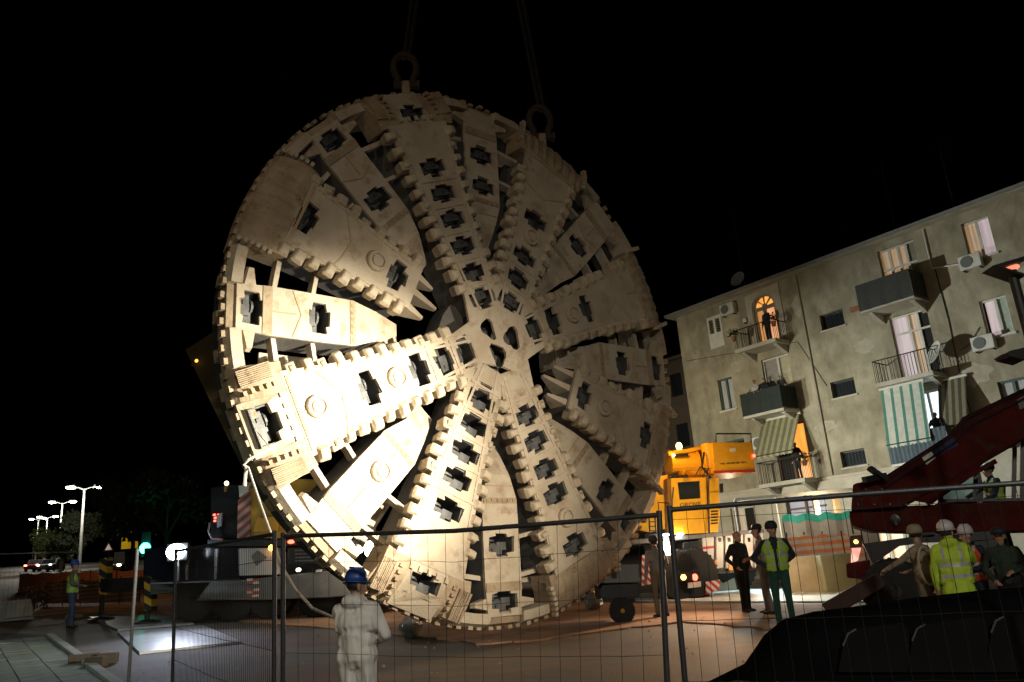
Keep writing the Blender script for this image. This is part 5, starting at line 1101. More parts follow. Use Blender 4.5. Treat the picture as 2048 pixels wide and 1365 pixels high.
# --- dark parked car in front of the handler
carp = mat('black_car_paint', (0.006, 0.006, 0.0065), rough=0.8, bump=0.0, spec=0.0)
_p = P(1800, 1300, 6.9); AF = Frame((_p.x, _p.y, g(_p.x, _p.y)), R_(-12))
car = thing('parked_car', 'black parked car, only roof and side windows showing behind the mesh fence', 'car', AF.loc, AF.rz)
AF0 = AF.px(1520, 1330, 0)[0]
def ap(px, py): return AF.px(px, py, 0)
top = [ap(1502, 1368), ap(1548, 1300), ap(1590, 1266), ap(1660, 1248), ap(1760, 1236), ap(1900, 1216), ap(2048, 1200), ap(2200, 1190)]
zb = g(*AF.w(2, 0, 0).xy) - AF.loc.z + 0.25
x_end = top[-1][0] + 0.9
rings = []
prof = [(top[0][0] - 0.9, top[0][1] - 0.35)] + top + [(x_end, top[-1][1] - 0.3)]
for (x, z) in prof:
    z0_ = zb; rise = 0.055 if prof.index((x, z)) not in (0, 1) else 0.05
    rings.append([Vector((x, 0.0, z0_)), Vector((x, -0.06, (z0_ + z) / 2 - 0.05)), Vector((x, 0.0, z - 0.12)), Vector((x, 0.16, z)), Vector((x, 0.5, z + rise * 0.7)), Vector((x, 0.8, z + rise)), Vector((x, 1.1, z + rise * 0.7)), Vector((x, 1.45, z)), Vector((x, 1.6, z - 0.12)), Vector((x, 1.66, (z0_ + z) / 2)), Vector((x, 1.6, z0_))])
q = MB(); q.loft(rings); cbdy = q.build('car_body', carp, car, smooth=True)
gl = glass('car_glass', (0.006, 0.006, 0.007), 0.2)
def carwin(pxs):
    q = MB(); pts = [AF.px(x, y, -0.075) for x, y in pxs]; q.plate(pts, [], -0.06, -0.08, fw); return q.build('side_window', gl, car)
def rr(a, b, ta, tb, bot): return [(a - 18, bot), (a - 8, ta + 40), (a + 2, ta + 16), (a + 18, ta + 7), (b - 16, tb + 5), (b - 4, tb + 16), (b, tb + 34), (b, bot)]
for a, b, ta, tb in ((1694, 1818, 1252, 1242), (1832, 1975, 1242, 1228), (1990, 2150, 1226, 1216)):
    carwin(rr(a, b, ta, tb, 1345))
    q = MB(); pts = [AF.pt(x, y, -0.09) for x, y in rr(a, b, ta, tb, 1345)[1:4]]; q.tube(pts, 0.007, 5); q.build('window_glint', mat('chrome', (0.4, 0.4, 0.42)), car)  # short bright strip stands for the glint at the window corner
for x in (top[0][0] - 0.1, top[-1][0] - 0.3):
    gz = g(*AF.w(x, 0.1, 0).xy) - AF.loc.z; q = MB(); q.lathe([(0.17, -0.1), (0.3, -0.1), (0.32, 0), (0.3, 0.1), (0.17, 0.1)], (0, 0, 0), 20, Matrix.Rotation(R_(90), 3, 'X')); ww = q.build('wheel', tyrem, car, (x, 0.12, gz + 0.32))
q = MB(); q.tube([AF.pt(1600, 1262, 0.2), AF.pt(1760, 1232, 0.2), AF.pt(1900, 1216, 0.2), AF.pt(2150, 1200, 0.2)], 0.018, 6); q.build('roof_rail', carp, car)
# ------------------------------------------------------------------ mesh fence panels
fencem = mat('galvanised_dark', (0.055, 0.06, 0.065), rough=0.45, metal=0.4, scale=8)
wirem = mat('fence_wire', (0.016, 0.016, 0.016), rough=0.8, spec=0.15)
galv = mat('galvanised_pale', (0.2, 0.21, 0.21), rough=0.5, metal=0.3, scale=9)
def fence(label, a, b, pm, vstep=0.15, hs=(0.2, 0.6, 1.0, 1.4, 1.75), wr=0.0022, top=True, h=2.0, pr=0.021, ta=None, tb=None, sag=0.0):
    """a, b: ground points of the two end posts; ta, tb: measured post tops"""
    t = thing('mesh_fence', label, 'fence', a, 0, 'temporary mesh fence panels'); a = Vector(a); b = Vector(b)
    A1 = (ta - a) if ta else Vector((0, 0, h)); B0 = b - a; B1 = (tb - a) if tb else B0 + Vector((0, 0, h))
    for p0, p1 in ((Vector((0, 0, 0)), A1), (B0, B1)):
        q = MB(); q.cyl(p0, p1, pr, n=12); q.build('post', pm, t, smooth=False)
        q = MB(); q.box(p0 + Vector((0, 0, 0.06)), (0.24, 0.62, 0.12)); q.build('concrete_foot', mat('concrete', (0.3, 0.29, 0.27), rough=0.9, scale=6), t, bevel=0.02)
    q = MB(); m_ = (A1 + B1) / 2 - Vector((0, 0, 0.03 + sag)); q.tube([A1 - Vector((0, 0, 0.03)), m_, B1 - Vector((0, 0, 0.03))], 0.019, 10); q.build('top_rail', pm, t)
    q = MB(); q.tube([Vector((0, 0, 0.2)), B0 + Vector((0, 0, 0.2))], 0.019, 8); q.build('bottom_rail', pm, t)
    L = B0.length; n = int(L / vstep); q = MB()
    def tp(f): return (A1.lerp(m_, f * 2) if f < 0.5 else m_.lerp(B1, f * 2 - 1))
    for i in range(1, n):
        f = i / n; q.tube([B0 * f + Vector((0, 0, 0.2)), tp(f) - Vector((0, 0, 0.02))], wr, 4)
    for hh in hs:
        pts = [B0 * (i / 12) + Vector((0, random.uniform(-0.01, 0.01), 0.2)).lerp(Vector((0, 0, 0.2)), 1) + (tp(i / 12) - B0 * (i / 12) - Vector((0, 0, 0.2))) * ((hh - 0.2) / 1.8) + Vector((0, 0, random.uniform(-0.006, 0.006))) for i in range(13)]
        q.tube(pts, wr * 1.1, 4)
    tag(q.build('wire_mesh', wirem, t), kind='stuff'); return t
def gpt(p): return Vector((p.x, p.y, g(p.x, p.y)))
T1 = P(566, 1066, 7.5); T2 = P(1318, 1022, 6.25); T3 = P(1338, 1012, 6.3); T4 = P(2150, 950, 5.6); T5 = P(549, 1062, 7.55); T6 = P(352, 1098, 10.8); T7 = P(275, 1098, 12.5)
B2_ = gpt(P(1316, 1365, 6.25)); B3_ = gpt(P(1366, 1400, 6.3))
fence('mesh fence panel with dark posts in front of the cutterhead base', gpt(T1), B2_, fencem, ta=T1, tb=T2, sag=0.035)
fence('mesh fence panel with dark posts crossing in front of the black car', B3_, gpt(T4), fencem, ta=T3, tb=T4, vstep=0.125, hs=(0.35, 0.8, 1.2, 1.9), sag=-0.01)
fence('close mesh fence panel seen edge-on beside the person in white coveralls', gpt(T5), gpt(P(345, 1365, 10.8)), fencem, ta=T5, tb=T6, vstep=0.06, wr=0.003)
T8 = P(-60, 1108, 23.5); T9 = P(157, 1102, 26.0)
fence('mesh fence panel along the pavement with a white block at its foot', gpt(T8), gpt(T9), galv, ta=T8, tb=T9, vstep=0.12)
q = MB(); pb_ = gpt(P(257, 1358, 12.6)); tt = thing('fence_post', 'lone pale steel post on a cross foot beside the steel plates', 'post', pb_)
q.cyl((0, 0, 0), P(275, 1098, 12.6) - pb_, 0.024, n=12); q.build('post', galv, tt); q = MB(); q.bar((-0.35, 0, 0.025), (0.35, 0.1, 0.025), 0.04, 0.04); q.build('cross_foot', galv, tt); q = MB(); q.bar((0, -0.3, 0.03), (0.05, 0.3, 0.03), 0.04, 0.035); q.build('cross_foot', galv, tt)
# tie between the two dark posts
q = MB(); a, b = T2 + Vector((0, 0, -0.01)), T3 + Vector((0, 0, -0.01)); q.tube([a, a + Vector((0, 0, 0.07)), b + Vector((0, 0, 0.03)), b + Vector((0, 0, -0.05))], 0.004, 5); tag(q.build('wire_tie', wirem, None), 'thin wire tie looped over the two dark fence posts', 'wire')
# site floodlight on the fence
fl = P(352, 1104, 21.2); t = thing('site_floodlight', 'glaring white floodlight on the dark crane carrier above the steel plates', 'floodlight', fl + Vector((0, 0, -0.1)))
q = MB(); q.box((0, 0.16, 0.1), (0.52, 0.16, 0.42)); q.build('lamp_housing', cdark, t, bevel=0.01); q = MB(); q.ell((0, 0.0, 0.1), (0.25, 0.1, 0.2), 16, 10); q.build('lamp_glass', coldL, t)
q = MB(); q.bar((0, 0.14, -0.6), (0, 0.14, -0.05), 0.06, 0.06); q.build('clamp', galv, t)
lamp('site_floodlight_glow', 'POINT', fl + Vector((0.0, -0.25, 0.05)), 22, (0.75, 0.85, 1.0), size=0.08)
lamp('plate_light', 'SPOT', fl + Vector((0.3, -0.25, 0.5)), 620, (0.74, 0.80, 1.0), target=PG(360, 1285), size=0.08, spot=80)

# tag line rope and its bag on the plastic
ropem = mat('white_rope', (0.7, 0.66, 0.58), rough=0.9)
a = P(497, 936, 12.0); b = P(545, 1075, 11.2); c_ = P(600, 1165, 9.8); d_ = P(668, 1236, 8.2)
q = MB(); pts = [a, a.lerp(b, 0.5) + Vector((0.0, 0, -0.02)), b, b.lerp(c_, 0.5) + Vector((-0.06, 0, -0.06)), c_ + Vector((-0.05, 0, -0.08)), c_.lerp(d_, 0.5) + Vector((-0.03, 0, -0.1)), d_]
q.tube(pts, 0.017, 6); tag(q.build('tag_line', ropem), 'white tag line running from the cutterhead rim to the person in coveralls', 'rope')
q = MB(); u1 = P(540, 898, 12.1); q.tube([u1, P(515, 910, 12.0), P(497, 920, 11.95), P(488, 930, 12.0), P(497, 936, 12.0)], 0.02, 6); q.tube([P(493, 934, 12.0), P(491, 950, 12.05), P(490, 972, 12.1)], 0.025, 6); tag(q.build('rope_hitch', ropem), 'white rope hitch wrapped round the cutterhead rim slot', 'rope')
film = mat('crumpled_film', (0.30, 0.27, 0.25), rough=0.22, bump=0.9, scale=7, bscale=12, spec=0.8)
def bundle(px, py, Y, r, label):
    p = PG(px, py); gz = g(p.x, p.y); q = MB(); rings = []
    for j in range(9):
        f = j / 8; rad = r * (0.35 + 0.75 * math.sin(math.pi * min(1, f * 0.8 + 0.12)) ** 0.8) * (1 - 0.55 * max(0, f - 0.6) / 0.4)
        rings.append([Vector((rad * math.cos(a) * random.uniform(0.82, 1.12), rad * math.sin(a) * random.uniform(0.8, 1.1), f * r * 2.3)) for a in [2 * math.pi * i / 14 for i in range(14)]])
    q.loft(rings); tag(q.build('film_bundle', film, None, (p.x, p.y, gz), smooth=False), label, 'bundle')
bundle(822, 1276, 12.2, 0.2, 'crumpled clear plastic film bundle lying in front of the cutterhead base')
bundle(1188, 1222, 17.5, 0.2, 'crumpled plastic film bundle at the shaded foot of the cutterhead')
# wheeled generator by the rim
_p = stand(1246, 1204, 17.6); GF = Frame(_p, R_(5)); t = thing('wheeled_generator', 'grey boxed generator on a yellow wheel at the cutterhead foot', 'generator', GF.loc, GF.rz)
solid(GF, t, 'grey_box', [(1209, 1131), (1278, 1129), (1278, 1164), (1209, 1167)], -0.1, 0.5, mat('box_grey', (0.19, 0.22, 0.21), rough=0.7), 0.015)
solid(GF, t, 'base_frame', [(1196, 1167), (1280, 1165), (1280, 1196), (1200, 1198)], 0.05, 0.6, cdark, 0.02)
wheel(GF, t, 1240, 1185, -0.12, 0.24, 0.16, yellow)

# ------------------------------------------------------------------ steel plates, apron, barriers
plate_m = mat('road_steel_plate', (0.42, 0.42, 0.44), rough=0.35, metal=0.4, scale=1.6, col2=(0.26, 0.25, 0.25), bump=0.15)
def slab(name, label, pxs, h, m, cat, grp=None):
    pts = [PG(*p_) for p_ in pxs]; c_ = sum(pts, Vector()) / len(pts); c_.z = g(c_.x, c_.y)
    q = MB(); q.plate([(p_.x - c_.x, p_.y - c_.y) for p_ in pts], [], 0.004, h, lambda x, y, z: (x, y, g(x + c_.x, y + c_.y) - c_.z + z))
    return tag(q.build(name, m, None, c_), label, cat, grp)
slab('steel_plate', 'large pale steel road plate shining under the floodlight', [(235, 1268), (405, 1255), (484, 1288), (279, 1310)], 0.05, plate_m, 'plate', 'road plates')
slab('steel_plate', 'duller steel road plate under the striped outrigger leg', [(177, 1237), (320, 1232), (388, 1250), (236, 1263)], 0.045, plate_m, 'plate', 'road plates')
sheet('concrete_apron', [(1270, 1190), (1460, 1181), (1760, 1182), (1760, 1206), (1420, 1206), (1270, 1203)], 0.034, mat('pale_concrete', (0.5, 0.52, 0.5), rough=0.8, scale=1.5))
lamp('apron_light', 'SPOT', P(1560, 1120, 24.0) + Vector((0, 0, 1.5)), 900, (0.72, 0.95, 1.0), target=PG(1540, 1194), size=0.2, spot=105)
lamp('barrier_light', 'POINT', P(1590, 1120, 20.5), 40, (1.0, 0.70, 0.36), size=0.05)
# timbers by the pit
wood = mat('timber', (0.07, 0.055, 0.04), rough=0.9, scale=4)
for i, (px_, py_, w_, d_, rz_) in enumerate(((168, 1322, 0.5, 0.14, 0.4), (192, 1328, 0.36, 0.15, -0.2), (215, 1320, 0.34, 0.14, 0.15))):
    p_ = PG(px_, py_ + 8); q = MB(); q.box((0, 0, 0.09), (w_, d_, 0.17)); tag(q.build('timber_block', wood, None, (p_.x, p_.y, g(p_.x, p_.y) + 0.006), (0, 0, rz_), bevel=0.012), ('dark timber block lying askew nearest the kerb edge', 'middle timber block of the three by the kerb', 'timber block at the plate side of the three by the kerb')[i], 'timber', 'timber blocks by the kerb')
# paved strip at the near corner, slab by slab
pv = mat('greenish_paver', (0.22, 0.25, 0.22), rough=0.85, scale=2.5, col2=(0.13, 0.15, 0.13), bump=0.4)
ped = sheet('pavement', [(-200, 1262), (95, 1272), (215, 1366), (260, 1440), (-300, 1440)], 0.02, mat('pavement_bed', (0.07, 0.075, 0.07), rough=0.95))
o0 = PG(96, 1275); dx = (PG(216, 1366) - o0); dx.z = 0; Ld = dx.length; dx.normalize(); dy = Vector((-dx.y, dx.x, 0)); dy = -dy if dy.x > 0 else dy
_n = Vector((0.028, -0.058, 1)).normalized(); _t = Vector((dx.x, dx.y, -0.028 * dx.x + 0.058 * dx.y)).normalized(); slope_rot = Matrix((_t, _n.cross(_t), _n)).transposed().to_euler()
pm = MB(); pm.box((0, 0, 0), (0.48, 0.48, 0.06)); pme = pm.mesh('paver', pv)
for i in range(int(Ld / 0.5) + 3):
    for j in range(10):
        c_ = o0 + dx * (0.25 + i * 0.5) + dy * (0.32 + j * 0.5)
        link('paver', pme, ped, (c_.x, c_.y, g(c_.x, c_.y) + 0.012 + random.uniform(-0.005, 0.005)), slope_rot)
for i in range(int(Ld / 1.0) + 2):
    c_ = o0 + dx * (0.5 + i * 1.0) - dy * 0.02; q = MB(); q.box((0, 0, 0), (0.98, 0.16, 0.16)); q.build('kerb_stone', mat('kerb_stone', (0.30, 0.31, 0.29), rough=0.85, scale=5), ped, (c_.x, c_.y, g(c_.x, c_.y) + 0.01), slope_rot, bevel=0.01)
# white concrete block and clutter on the verge
p_ = PG(18, 1243); q = MB(); q.extr([(-0.3, 0), (0.3, 0), (0.22, 0.3), (0.12, 0.6), (-0.12, 0.6), (-0.22, 0.3)], -0.7, 0.6, lambda x, z, y: (y, x, z)); tag(q.build('barrier_block', mat('white_concrete', (0.5, 0.49, 0.45), rough=0.9, scale=4), None, (p_.x, p_.y, g(p_.x, p_.y)), (0, 0, R_(-8)), bevel=0.02), 'white concrete barrier block at the foot of the pavement fence', 'barrier')
def bush(px, py, label, r, hgt, m, n=500, Y=None, grp=None):
    p_ = stand(px, py, Y); t = thing('shrub', label, 'shrub', p_, 0, grp); q = MB()
    for i in range(n):
        d = Vector((random.gauss(0, 0.5), random.gauss(0, 0.5), random.gauss(0, 0.5))); c_ = Vector((d.x * r, d.y * r, hgt * 0.5 + d.z * hgt * 0.45)); c_.z = max(0.03, c_.z)
        a = Vector((random.uniform(-1, 1), random.uniform(-1, 1), random.uniform(-1, 1))).normalized() * 0.07; b = a.orthogonal().normalized() * 0.04; q.add([c_ - a, c_ + b, c_ + a, c_ - b], [(0, 1, 2, 3)])
    q.build('foliage', m, t)
    for i in range(4): q = MB(); q.tube([(0, 0, 0), (random.uniform(-.2, .2) * r, random.uniform(-.2, .2) * r, hgt * 0.4), (random.uniform(-.6, .6) * r, random.uniform(-.6, .6) * r, hgt * 0.8)], [0.025, 0.018, 0.008], 5); q.build('stem', wood, t)
bush(68, 1218, 'scraggly brown shrub behind the pavement fence', 0.5, 0.8, mat('dry_leaf', (0.12, 0.09, 0.05), rough=0.9, scale=8), 420)

# ------------------------------------------------------------------ far road: lamps, trees, cars, signal, barrier netting
polem = mat('lamp_pole', (0.14, 0.14, 0.13), rough=0.6)
streetL = emit('street_lamp_glass', (1.0, 0.97, 0.9), 60)
def street_lamp(px, py, Y, label, heads, power, twin=True):
    tp_ = P(px, py, Y); b = gpt(tp_); h_ = tp_.z - b.z; t = thing('street_lamp', label, 'street lamp', b, R_(25), 'twin street lamps along the far road')
    q = MB(); q.cyl((0, 0, 0), (0, 0, h_), 0.16, 0.09, 10); q.build('pole', polem, t)
    for sg in heads:
        q = MB(); q.tube([(0, 0, h_ - 0.1), (0.5 * sg, 0, h_ + 0.12), (0.95 * sg, 0, h_ + 0.15)], 0.05, 6); q.build('arm', polem, t)
        q = MB(); q.hexa([(0.7 * sg, -0.2, h_ + 0.16), (1.55 * sg, -0.15, h_ + 0.16), (1.55 * sg, 0.15, h_ + 0.16), (0.7 * sg, 0.2, h_ + 0.16), (0.8 * sg, -0.12, h_ + 0.34), (1.45 * sg, -0.1, h_ + 0.3), (1.45 * sg, 0.1, h_ + 0.3), (0.8 * sg, 0.12, h_ + 0.34)]); q.build('lamp_head', polem, t)
        q = MB(); q.ell((1.1 * sg, 0, h_ + 0.13), (0.4, 0.24, 0.13), 12, 8); q.build('lamp_glass', streetL, t)
    lamp('street_lamp_light', 'POINT', b + Vector((0.6, -1.8, h_ - 1.2)), power, (1.0, 0.95, 0.82), size=0.3)
street_lamp(169, 978, 75, 'tallest twin street lamp, nearest the site', (-1, 1), 3000)
street_lamp(125, 1007, 100, 'middle twin street lamp between the tallest and the farthest', (-1, 1), 3000)
street_lamp(95, 1036, 130, 'third twin street lamp along the road, beyond the middle one', (-1, 1), 3000)
street_lamp(77, 1040, 150, 'farthest street lamp along the far road', (-1, 1), 1500)
def tree(px, py, Y, crown, hgt, label, m, n=2200):
    b = gpt(P(px, py, Y)); t = thing('tree', label, 'tree', b, 0, 'trees by the far road')
    q = MB(); q.tube([(0, 0, 0), (0.1, 0, hgt * 0.3), (0.0, 0.1, hgt * 0.6)], [0.22, 0.16, 0.08], 8)
    tr = q.build('trunk', wood, t)
    for i in range(5):
        a = i * 1.3; q = MB(); q.tube([(0.05, 0, hgt * 0.35), (crown * 0.3 * math.cos(a), crown * 0.3 * math.sin(a), hgt * 0.55), (crown * 0.6 * math.cos(a), crown * 0.6 * math.sin(a), hgt * 0.75)], [0.1, 0.06, 0.03], 6); q.build('limb', wood, tr)
    q = MB(); cl = [(Vector((random.uniform(-1, 1) * crown * 0.75, random.uniform(-1, 1) * crown * 0.75, hgt * random.uniform(0.45, 0.9))), crown * random.uniform(0.25, 0.45)) for _ in range(14)]
    for i in range(n):
        c0, r0_ = random.choice(cl); d = Vector((random.gauss(0, 1), random.gauss(0, 1), random.gauss(0, 1))).normalized() * r0_ * random.uniform(0.55, 1.0); c_ = c0 + d
        a = Vector((random.uniform(-1, 1), random.uniform(-1, 1), random.uniform(-1, 1))).normalized() * 0.22; bb = a.orthogonal().normalized() * 0.12; q.add([c_ - a, c_ + bb, c_ + a, c_ - bb], [(0, 1, 2, 3)])
    q.build('crown', m, t)
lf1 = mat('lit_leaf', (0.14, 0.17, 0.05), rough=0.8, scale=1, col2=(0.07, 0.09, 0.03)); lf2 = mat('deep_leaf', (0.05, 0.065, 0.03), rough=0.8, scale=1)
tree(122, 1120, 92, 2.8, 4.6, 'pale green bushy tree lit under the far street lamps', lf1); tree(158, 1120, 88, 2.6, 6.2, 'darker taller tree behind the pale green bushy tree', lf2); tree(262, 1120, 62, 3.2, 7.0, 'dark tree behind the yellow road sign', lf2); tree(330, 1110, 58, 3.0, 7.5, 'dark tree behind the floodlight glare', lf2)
def far_car(px, py, Y, rz, label, m, lamps):
    b = gpt(P(px, py, Y)); t = thing('car', label, 'car', b, rz, 'cars on the far road')
    q = MB(); q.loft([[Vector((-0.85, y, z)) for y, z in ((-2.0, 0.3), (-2.05, 0.7), (-1.0, 0.85), (-0.5, 1.38), (0.9, 1.4), (1.6, 0.95), (2.0, 0.85), (2.05, 0.3))], [Vector((0.85, y, z)) for y, z in ((-2.0, 0.3), (-2.05, 0.7), (-1.0, 0.85), (-0.5, 1.38), (0.9, 1.4), (1.6, 0.95), (2.0, 0.85), (2.05, 0.3))]]); q.build('body', m, t, bevel=0.06)
    for sx in (-1, 1):
        for sy in (-1.3, 1.3): q = MB(); q.cyl((sx * 0.7, sy, 0.31), (sx * 0.88, sy, 0.31), 0.31, n=14); q.build('wheel', tyrem, t)
        q = MB(); q.ell((sx * 0.62, -2.04, 0.68), (0.17, 0.06, 0.10), 10, 6); q.build('headlamp' if lamps is whiteL or lamps is warmL else 'tail_lamp', lamps, t)
    q = MB(); q.hexa([(-0.72, -0.98, 0.9), (0.72, -0.98, 0.9), (0.66, -0.55, 1.34), (-0.66, -0.55, 1.34), (-0.72, -1.01, 0.92), (0.72, -1.01, 0.92), (0.66, -0.58, 1.36), (-0.66, -0.58, 1.36)]); q.build('windscreen', paneg, t)
cred = emit('far_tail_lamp', (1.0, 0.12, 0.05), 20)
far_car(76, 1122, 100, R_(12), 'red lit rear of a car driving away on the far road', mat('dark_car_red', (0.12, 0.02, 0.02)), cred)
far_car(103, 1124, 96, R_(10), 'dark car with pale rear window behind the red lit car', mat('dark_car_grey', (0.06, 0.06, 0.06)), emit('far_dim_lamp', (1, 1, 0.9), 5))
far_car(232, 1126, 70, R_(15), 'oncoming car with two warm headlamps by the yellow sign', mat('dark_car_brown', (0.08, 0.05, 0.04)), warmL)
b = gpt(P(291, 1097, 55)); t = thing('traffic_light', 'green lit traffic light beyond the striped outriggers', 'traffic light', b); zt = P(291, 1097, 55).z - b.z
q = MB(); q.cyl((0, 0, 0), (0, 0, zt - 0.3), 0.06, n=8); q.build('pole', iron, t); q = MB(); q.box((0, 0.1, zt + 0.25), (0.6, 0.2, 1.6)); q.build('signal_box', cdark, t, bevel=0.02)
q = MB(); q.ell((0, -0.05, zt), (0.36, 0.12, 0.36), 14, 8); q.build('green_lens', greenL, t); lamp('green_signal_light', 'POINT', P(291, 1097, 54.3), 60, (0.05, 1.0, 0.6), size=0.2)
b = gpt(P(256, 1086, 66)); t = thing('road_sign', 'yellow direction sign above a small white panel by the far road', 'sign', b, R_(5)); zt = P(256, 1086, 66).z - b.z
q = MB(); q.plate([(-0.5, -0.45), (0.75, -0.45), (0.75, 0.05), (0.1, 0.1), (-0.35, 0.6), (-0.5, 0.55)], [], 0.03, 0.0, lambda x, z, y: (x, y, z + zt)); q.build('sign_board', emit('sign_yellow', (0.6, 0.36, 0.01), 0.5, base=(0.6, 0.4, 0.02)), t); q = MB(); q.box((-0.6, 0.02, zt - 1.1), (0.8, 0.03, 0.9)); q.build('lower_panel', whitep, t); q = MB(); q.cyl((0, 0.06, 0), (0, 0.06, zt + 0.3), 0.05, n=8); q.build('pole', iron, t)
b = gpt(P(217, 1094, 68)); t = thing('warning_sign', 'small white and red warning triangle by the far road', 'sign', b); zt = P(217, 1094, 68).z - b.z
q = MB(); q.plate([(-0.45, -0.35), (0.45, -0.35), (0, 0.45)], [[(-0.28, -0.25), (0.28, -0.25), (0, 0.25)]], 0.03, 0, lambda x, z, y: (x, y, z + zt)); q.build('red_border', redp, t); q = MB(); q.plate([(-0.3, -0.26), (0.3, -0.26), (0, 0.27)], [], 0.035, 0.01, lambda x, z, y: (x, y, z + zt)); q.build('sign_face', emit('sign_white', (0.7, 0.6, 0.5), 0.5, base=(0.6, 0.6, 0.6)), t); q = MB(); q.cyl((0, 0.07, 0), (0, 0.07, zt), 0.04, n=8); q.build('pole', iron, t)
b = gpt(P(68, 1078, 140)); t = thing('amber_signal', 'small amber light on a pole far down the road', 'signal', b); zt = P(68, 1078, 140).z - b.z; q = MB(); q.cyl((0, 0, 0), (0, 0, zt), 0.07, n=6); q.build('pole', iron, t); q = MB(); q.ell((0, -0.1, zt), 0.24, 10, 6); q.build('amber_lens', amberL, t)
# orange netting and barrier boards along the far edge of the site
netm = stripes('orange_netting', (0.42, 0.13, 0.04), (0.22, 0.09, 0.04), 9.0, 'Z')
def netting(label, pa, pb, Ya, Yb, h_, m, posts=8, name='barrier_netting', band=None):
    a, b = gpt(P(*pa, Ya)), gpt(P(*pb, Yb)); t = thing(name, label, 'netting', a); d = b - a; q = MB(); n = posts * 3; rings = []
    for i in range(n + 1):
        c_ = d * (i / n) + Vector((0, 0.05 * math.sin(i * 1.7), 0)); hh = h_ + 0.05 * math.sin(i * 2.3); rings.append([c_ + Vector((0, -0.006, 0.08)), c_ + Vector((0, 0.006, 0.08)), c_ + Vector((0, 0.006, hh)), c_ + Vector((0, -0.006, hh))])
    q.loft(rings); q.build('net', m, t)
    if band:
        q = MB(); q.loft([[r_[3] + Vector((0, -0.015, -0.02)), r_[2] + Vector((0, 0.015, -0.02)), r_[2] + Vector((0, 0.015, 0.2)), r_[3] + Vector((0, -0.015, 0.2))] for r_ in rings]); q.build('top_band', band, t)
    for i in range(posts + 1): q = MB(); c_ = d * (i / posts); q.cyl(c_, c_ + Vector((0, 0, h_ + 0.1)), 0.02, n=6); q.build('stake', iron, t)
netting('long orange barrier netting along the far road side', (40, 1150), (470, 1150), 44, 36, 1.0, netm)
netting('low weathered netting in front of the long orange one', (90, 1190), (280, 1185), 33, 31, 0.9, stripes('rusty_netting', (0.16, 0.08, 0.04), (0.07, 0.045, 0.03), 7.0, 'Z'), 5)
a = gpt(P(50, 1135, 47)); b_ = gpt(P(480, 1135, 39)); 
for i in range(12):
    c_ = a.lerp(b_, (i + 0.5) / 12); q = MB(); q.extr([(-0.25, 0), (0.25, 0), (0.1, 0.35), (0.08, 0.8), (-0.08, 0.8), (-0.1, 0.35)], -0.62, 0.62, lambda x, z, y: (y, x, z)); tag(q.build('road_barrier', mat('grubby_white', (0.4, 0.36, 0.3), rough=0.8, scale=3), None, (c_.x, c_.y, g(c_.x, c_.y)), (0, 0, R_(-14))), ('pale road barrier at the pavement end of the line behind the orange netting' if i == 0 else 'pale road barrier at the crane end of the line behind the orange netting' if i == 11 else 'pale road barrier within the line behind the orange netting'), 'barrier', 'road barriers behind the netting')
# right: concrete blocks, green topped netting, shop posts
p_ = PG(1610, 1189); 
def cblock(px0, px1, py0, py1, label, m):
    a, b = PG(px0, py1), PG(px1, py1 - 3); f_ = Frame((a.x, a.y, g(a.x, a.y)), math.atan2(b.y - a.y, b.x - a.x)); w_ = (b - a).length; h_ = f_.px(px0, py0, 0)[1]
    q = MB(); q.extr([(0, 0), (0.6, 0), (0.5, h_), (0.1, h_)], 0, w_, lambda x, z, y: (y, x, z)); tag(q.build('concrete_block', m, None, f_.loc, (0, 0, f_.rz), bevel=0.025), label, 'concrete block')
cblock(1583, 1653, 1115, 1188, 'beige concrete block behind the lime vest person', mat('beige_concrete', (0.5, 0.42, 0.28), rough=0.9, scale=2))  # beige is the concrete's own colour
cblock(1655, 1720, 1110, 1188, 'olive grey concrete block beside the beige one', mat('olive_concrete', (0.28, 0.27, 0.17), rough=0.9, scale=2))
cblock(1425, 1475, 1150, 1186, 'low pale concrete block behind the person in black', mat('pale_green_concrete', (0.36, 0.38, 0.3), rough=0.9, scale=2))
netting('orange netting before the ground floor shops', (1580, 1112), (1730, 1104), 25, 23, 1.35, stripes('bright_orange_netting', (0.62, 0.2, 0.07), (0.5, 0.4, 0.33), 5.0, 'Z'), 4)
netting('green topped screen before the ground floor shops', (1575, 1100), (1760, 1090), 27, 25, 1.75, mat('pale_hoarding', (0.42, 0.33, 0.24), rough=0.8, scale=2), 4, band=mat('green_band', (0.03, 0.4, 0.26), rough=0.7))
for i, (px_, c) in enumerate(((1573, 'pale blue'), (1648, 'cream'), (1690, 'orange lit cream'))):
    b = gpt(P(px_, 1100, 28.5)); q = MB(); q.box((0, 0, 1.25), (0.18, 0.18, 2.5)); q.box((0, 0, 2.54), (0.24, 0.24, 0.08)); tag(q.build('shop_post', whitep if i == 0 else mat('cream_post', (0.6, 0.48, 0.32)), None, b), c + ' post of the porch before the ground floor shops', 'post', 'porch posts')
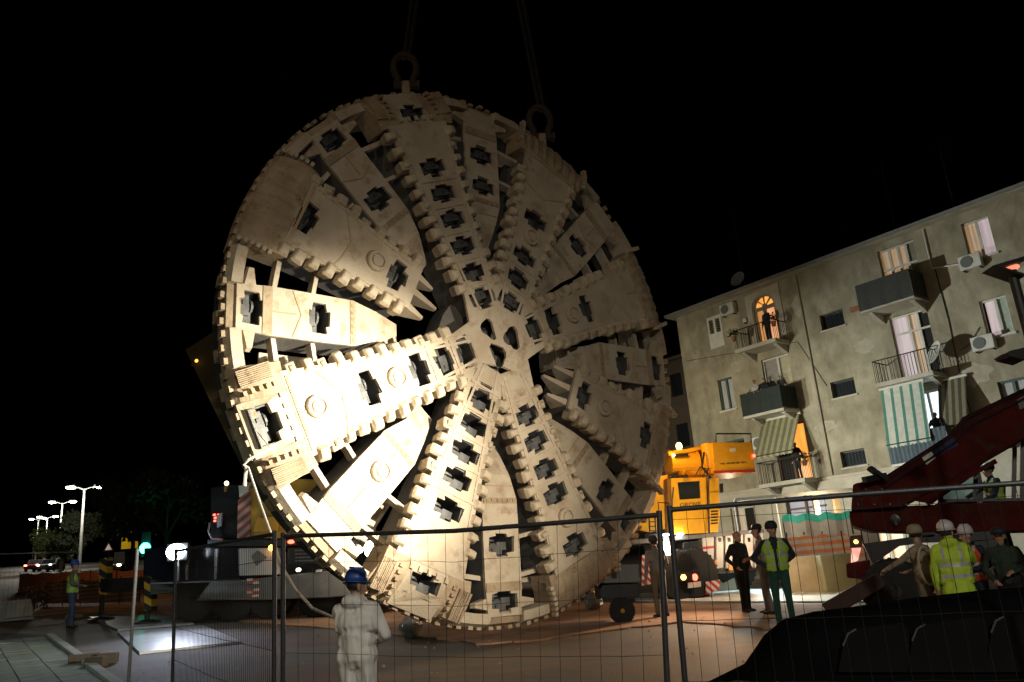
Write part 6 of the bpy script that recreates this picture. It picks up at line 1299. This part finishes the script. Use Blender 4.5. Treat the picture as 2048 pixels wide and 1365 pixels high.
q = MB(); a = gpt(P(1460, 1100, 29)) ; A1 = P(1470, 1000, 28.6); B1 = P(1720, 978, 28.2); q.bar(A1, B1, 0.12, 0.1); q.bar(A1 + Vector((0, 0.0, 0)), Vector((A1.x, A1.y, g(A1.x, A1.y))), 0.1, 0.1); tag(q.build('porch_beam', whitep, None), 'pale porch beam across the ground floor shop fronts', 'beam')
lamp('shop_light', 'POINT', P(1640, 1020, 28.0), 90, (1.0, 0.76, 0.46), size=0.06)
lamp('shop_light_two', 'POINT', P(1470, 1040, 29.0), 80, (1.0, 0.8, 0.55), size=0.05)
# dark signal post at the right edge
b = gpt(P(2118, 900, 10.5)); t = thing('signal_post', 'black signal post with hooded red light at the building side', 'traffic light', b); sfz = lambda py: P(2046, py, 10.5).z - b.z
q = MB(); q.cyl((0, 0, 0), (0, 0, sfz(540)), 0.06, n=10); q.build('pole', iron, t)
F2 = Frame(b, 0)
solid(F2, t, 'signal_hood', [(1986, 531), (2050, 512), (2052, 520), (2004, 533), (2050, 547), (2050, 553)], -0.15, 0.3, iron, 0.005); bulb(F2, t, 'red_lens', 2024, 535, 0.02, 0.1, emit('hooded_red', (1.0, 0.22, 0.12), 1.6), 0.045)
solid(F2, t, 'lower_hood', [(2012, 707), (2020, 702), (2052, 694), (2052, 720), (2020, 713)], -0.15, 0.3, iron, 0.005)

# loose stones on the dirt and asphalt
q = MB()
for i in range(230):
    x = random.uniform(-6.5, 6.5); y = random.uniform(9.5, 19); r = random.choice((0.012, 0.015, 0.02, 0.025, 0.04)) * random.uniform(0.7, 1.3)
    a = random.uniform(0, 6.28); c_, s_ = math.cos(a), math.sin(a); z = g(x, y) + 0.02
    v_ = [(0.9, 0.1, 0), (0.2, 0.8, 0), (-0.8, 0.3, 0), (-0.4, -0.7, 0), (0.5, -0.6, 0), (0.3, 0.2, 0.7), (-0.3, -0.1, 0.6)]
    q.add([(x + r * (p[0] * c_ - p[1] * s_), y + r * (p[0] * s_ + p[1] * c_), z + r * p[2]) for p in v_], [(0, 1, 5), (1, 2, 6, 5), (2, 3, 6), (3, 4, 6), (4, 0, 5), (4, 5, 6)])
tag(q.build('loose_stones', mat('stone_debris', (0.3, 0.22, 0.15), rough=0.9, scale=8)), 'scattered stones and crumbs of dirt on the ground', 'stones', kind='stuff')
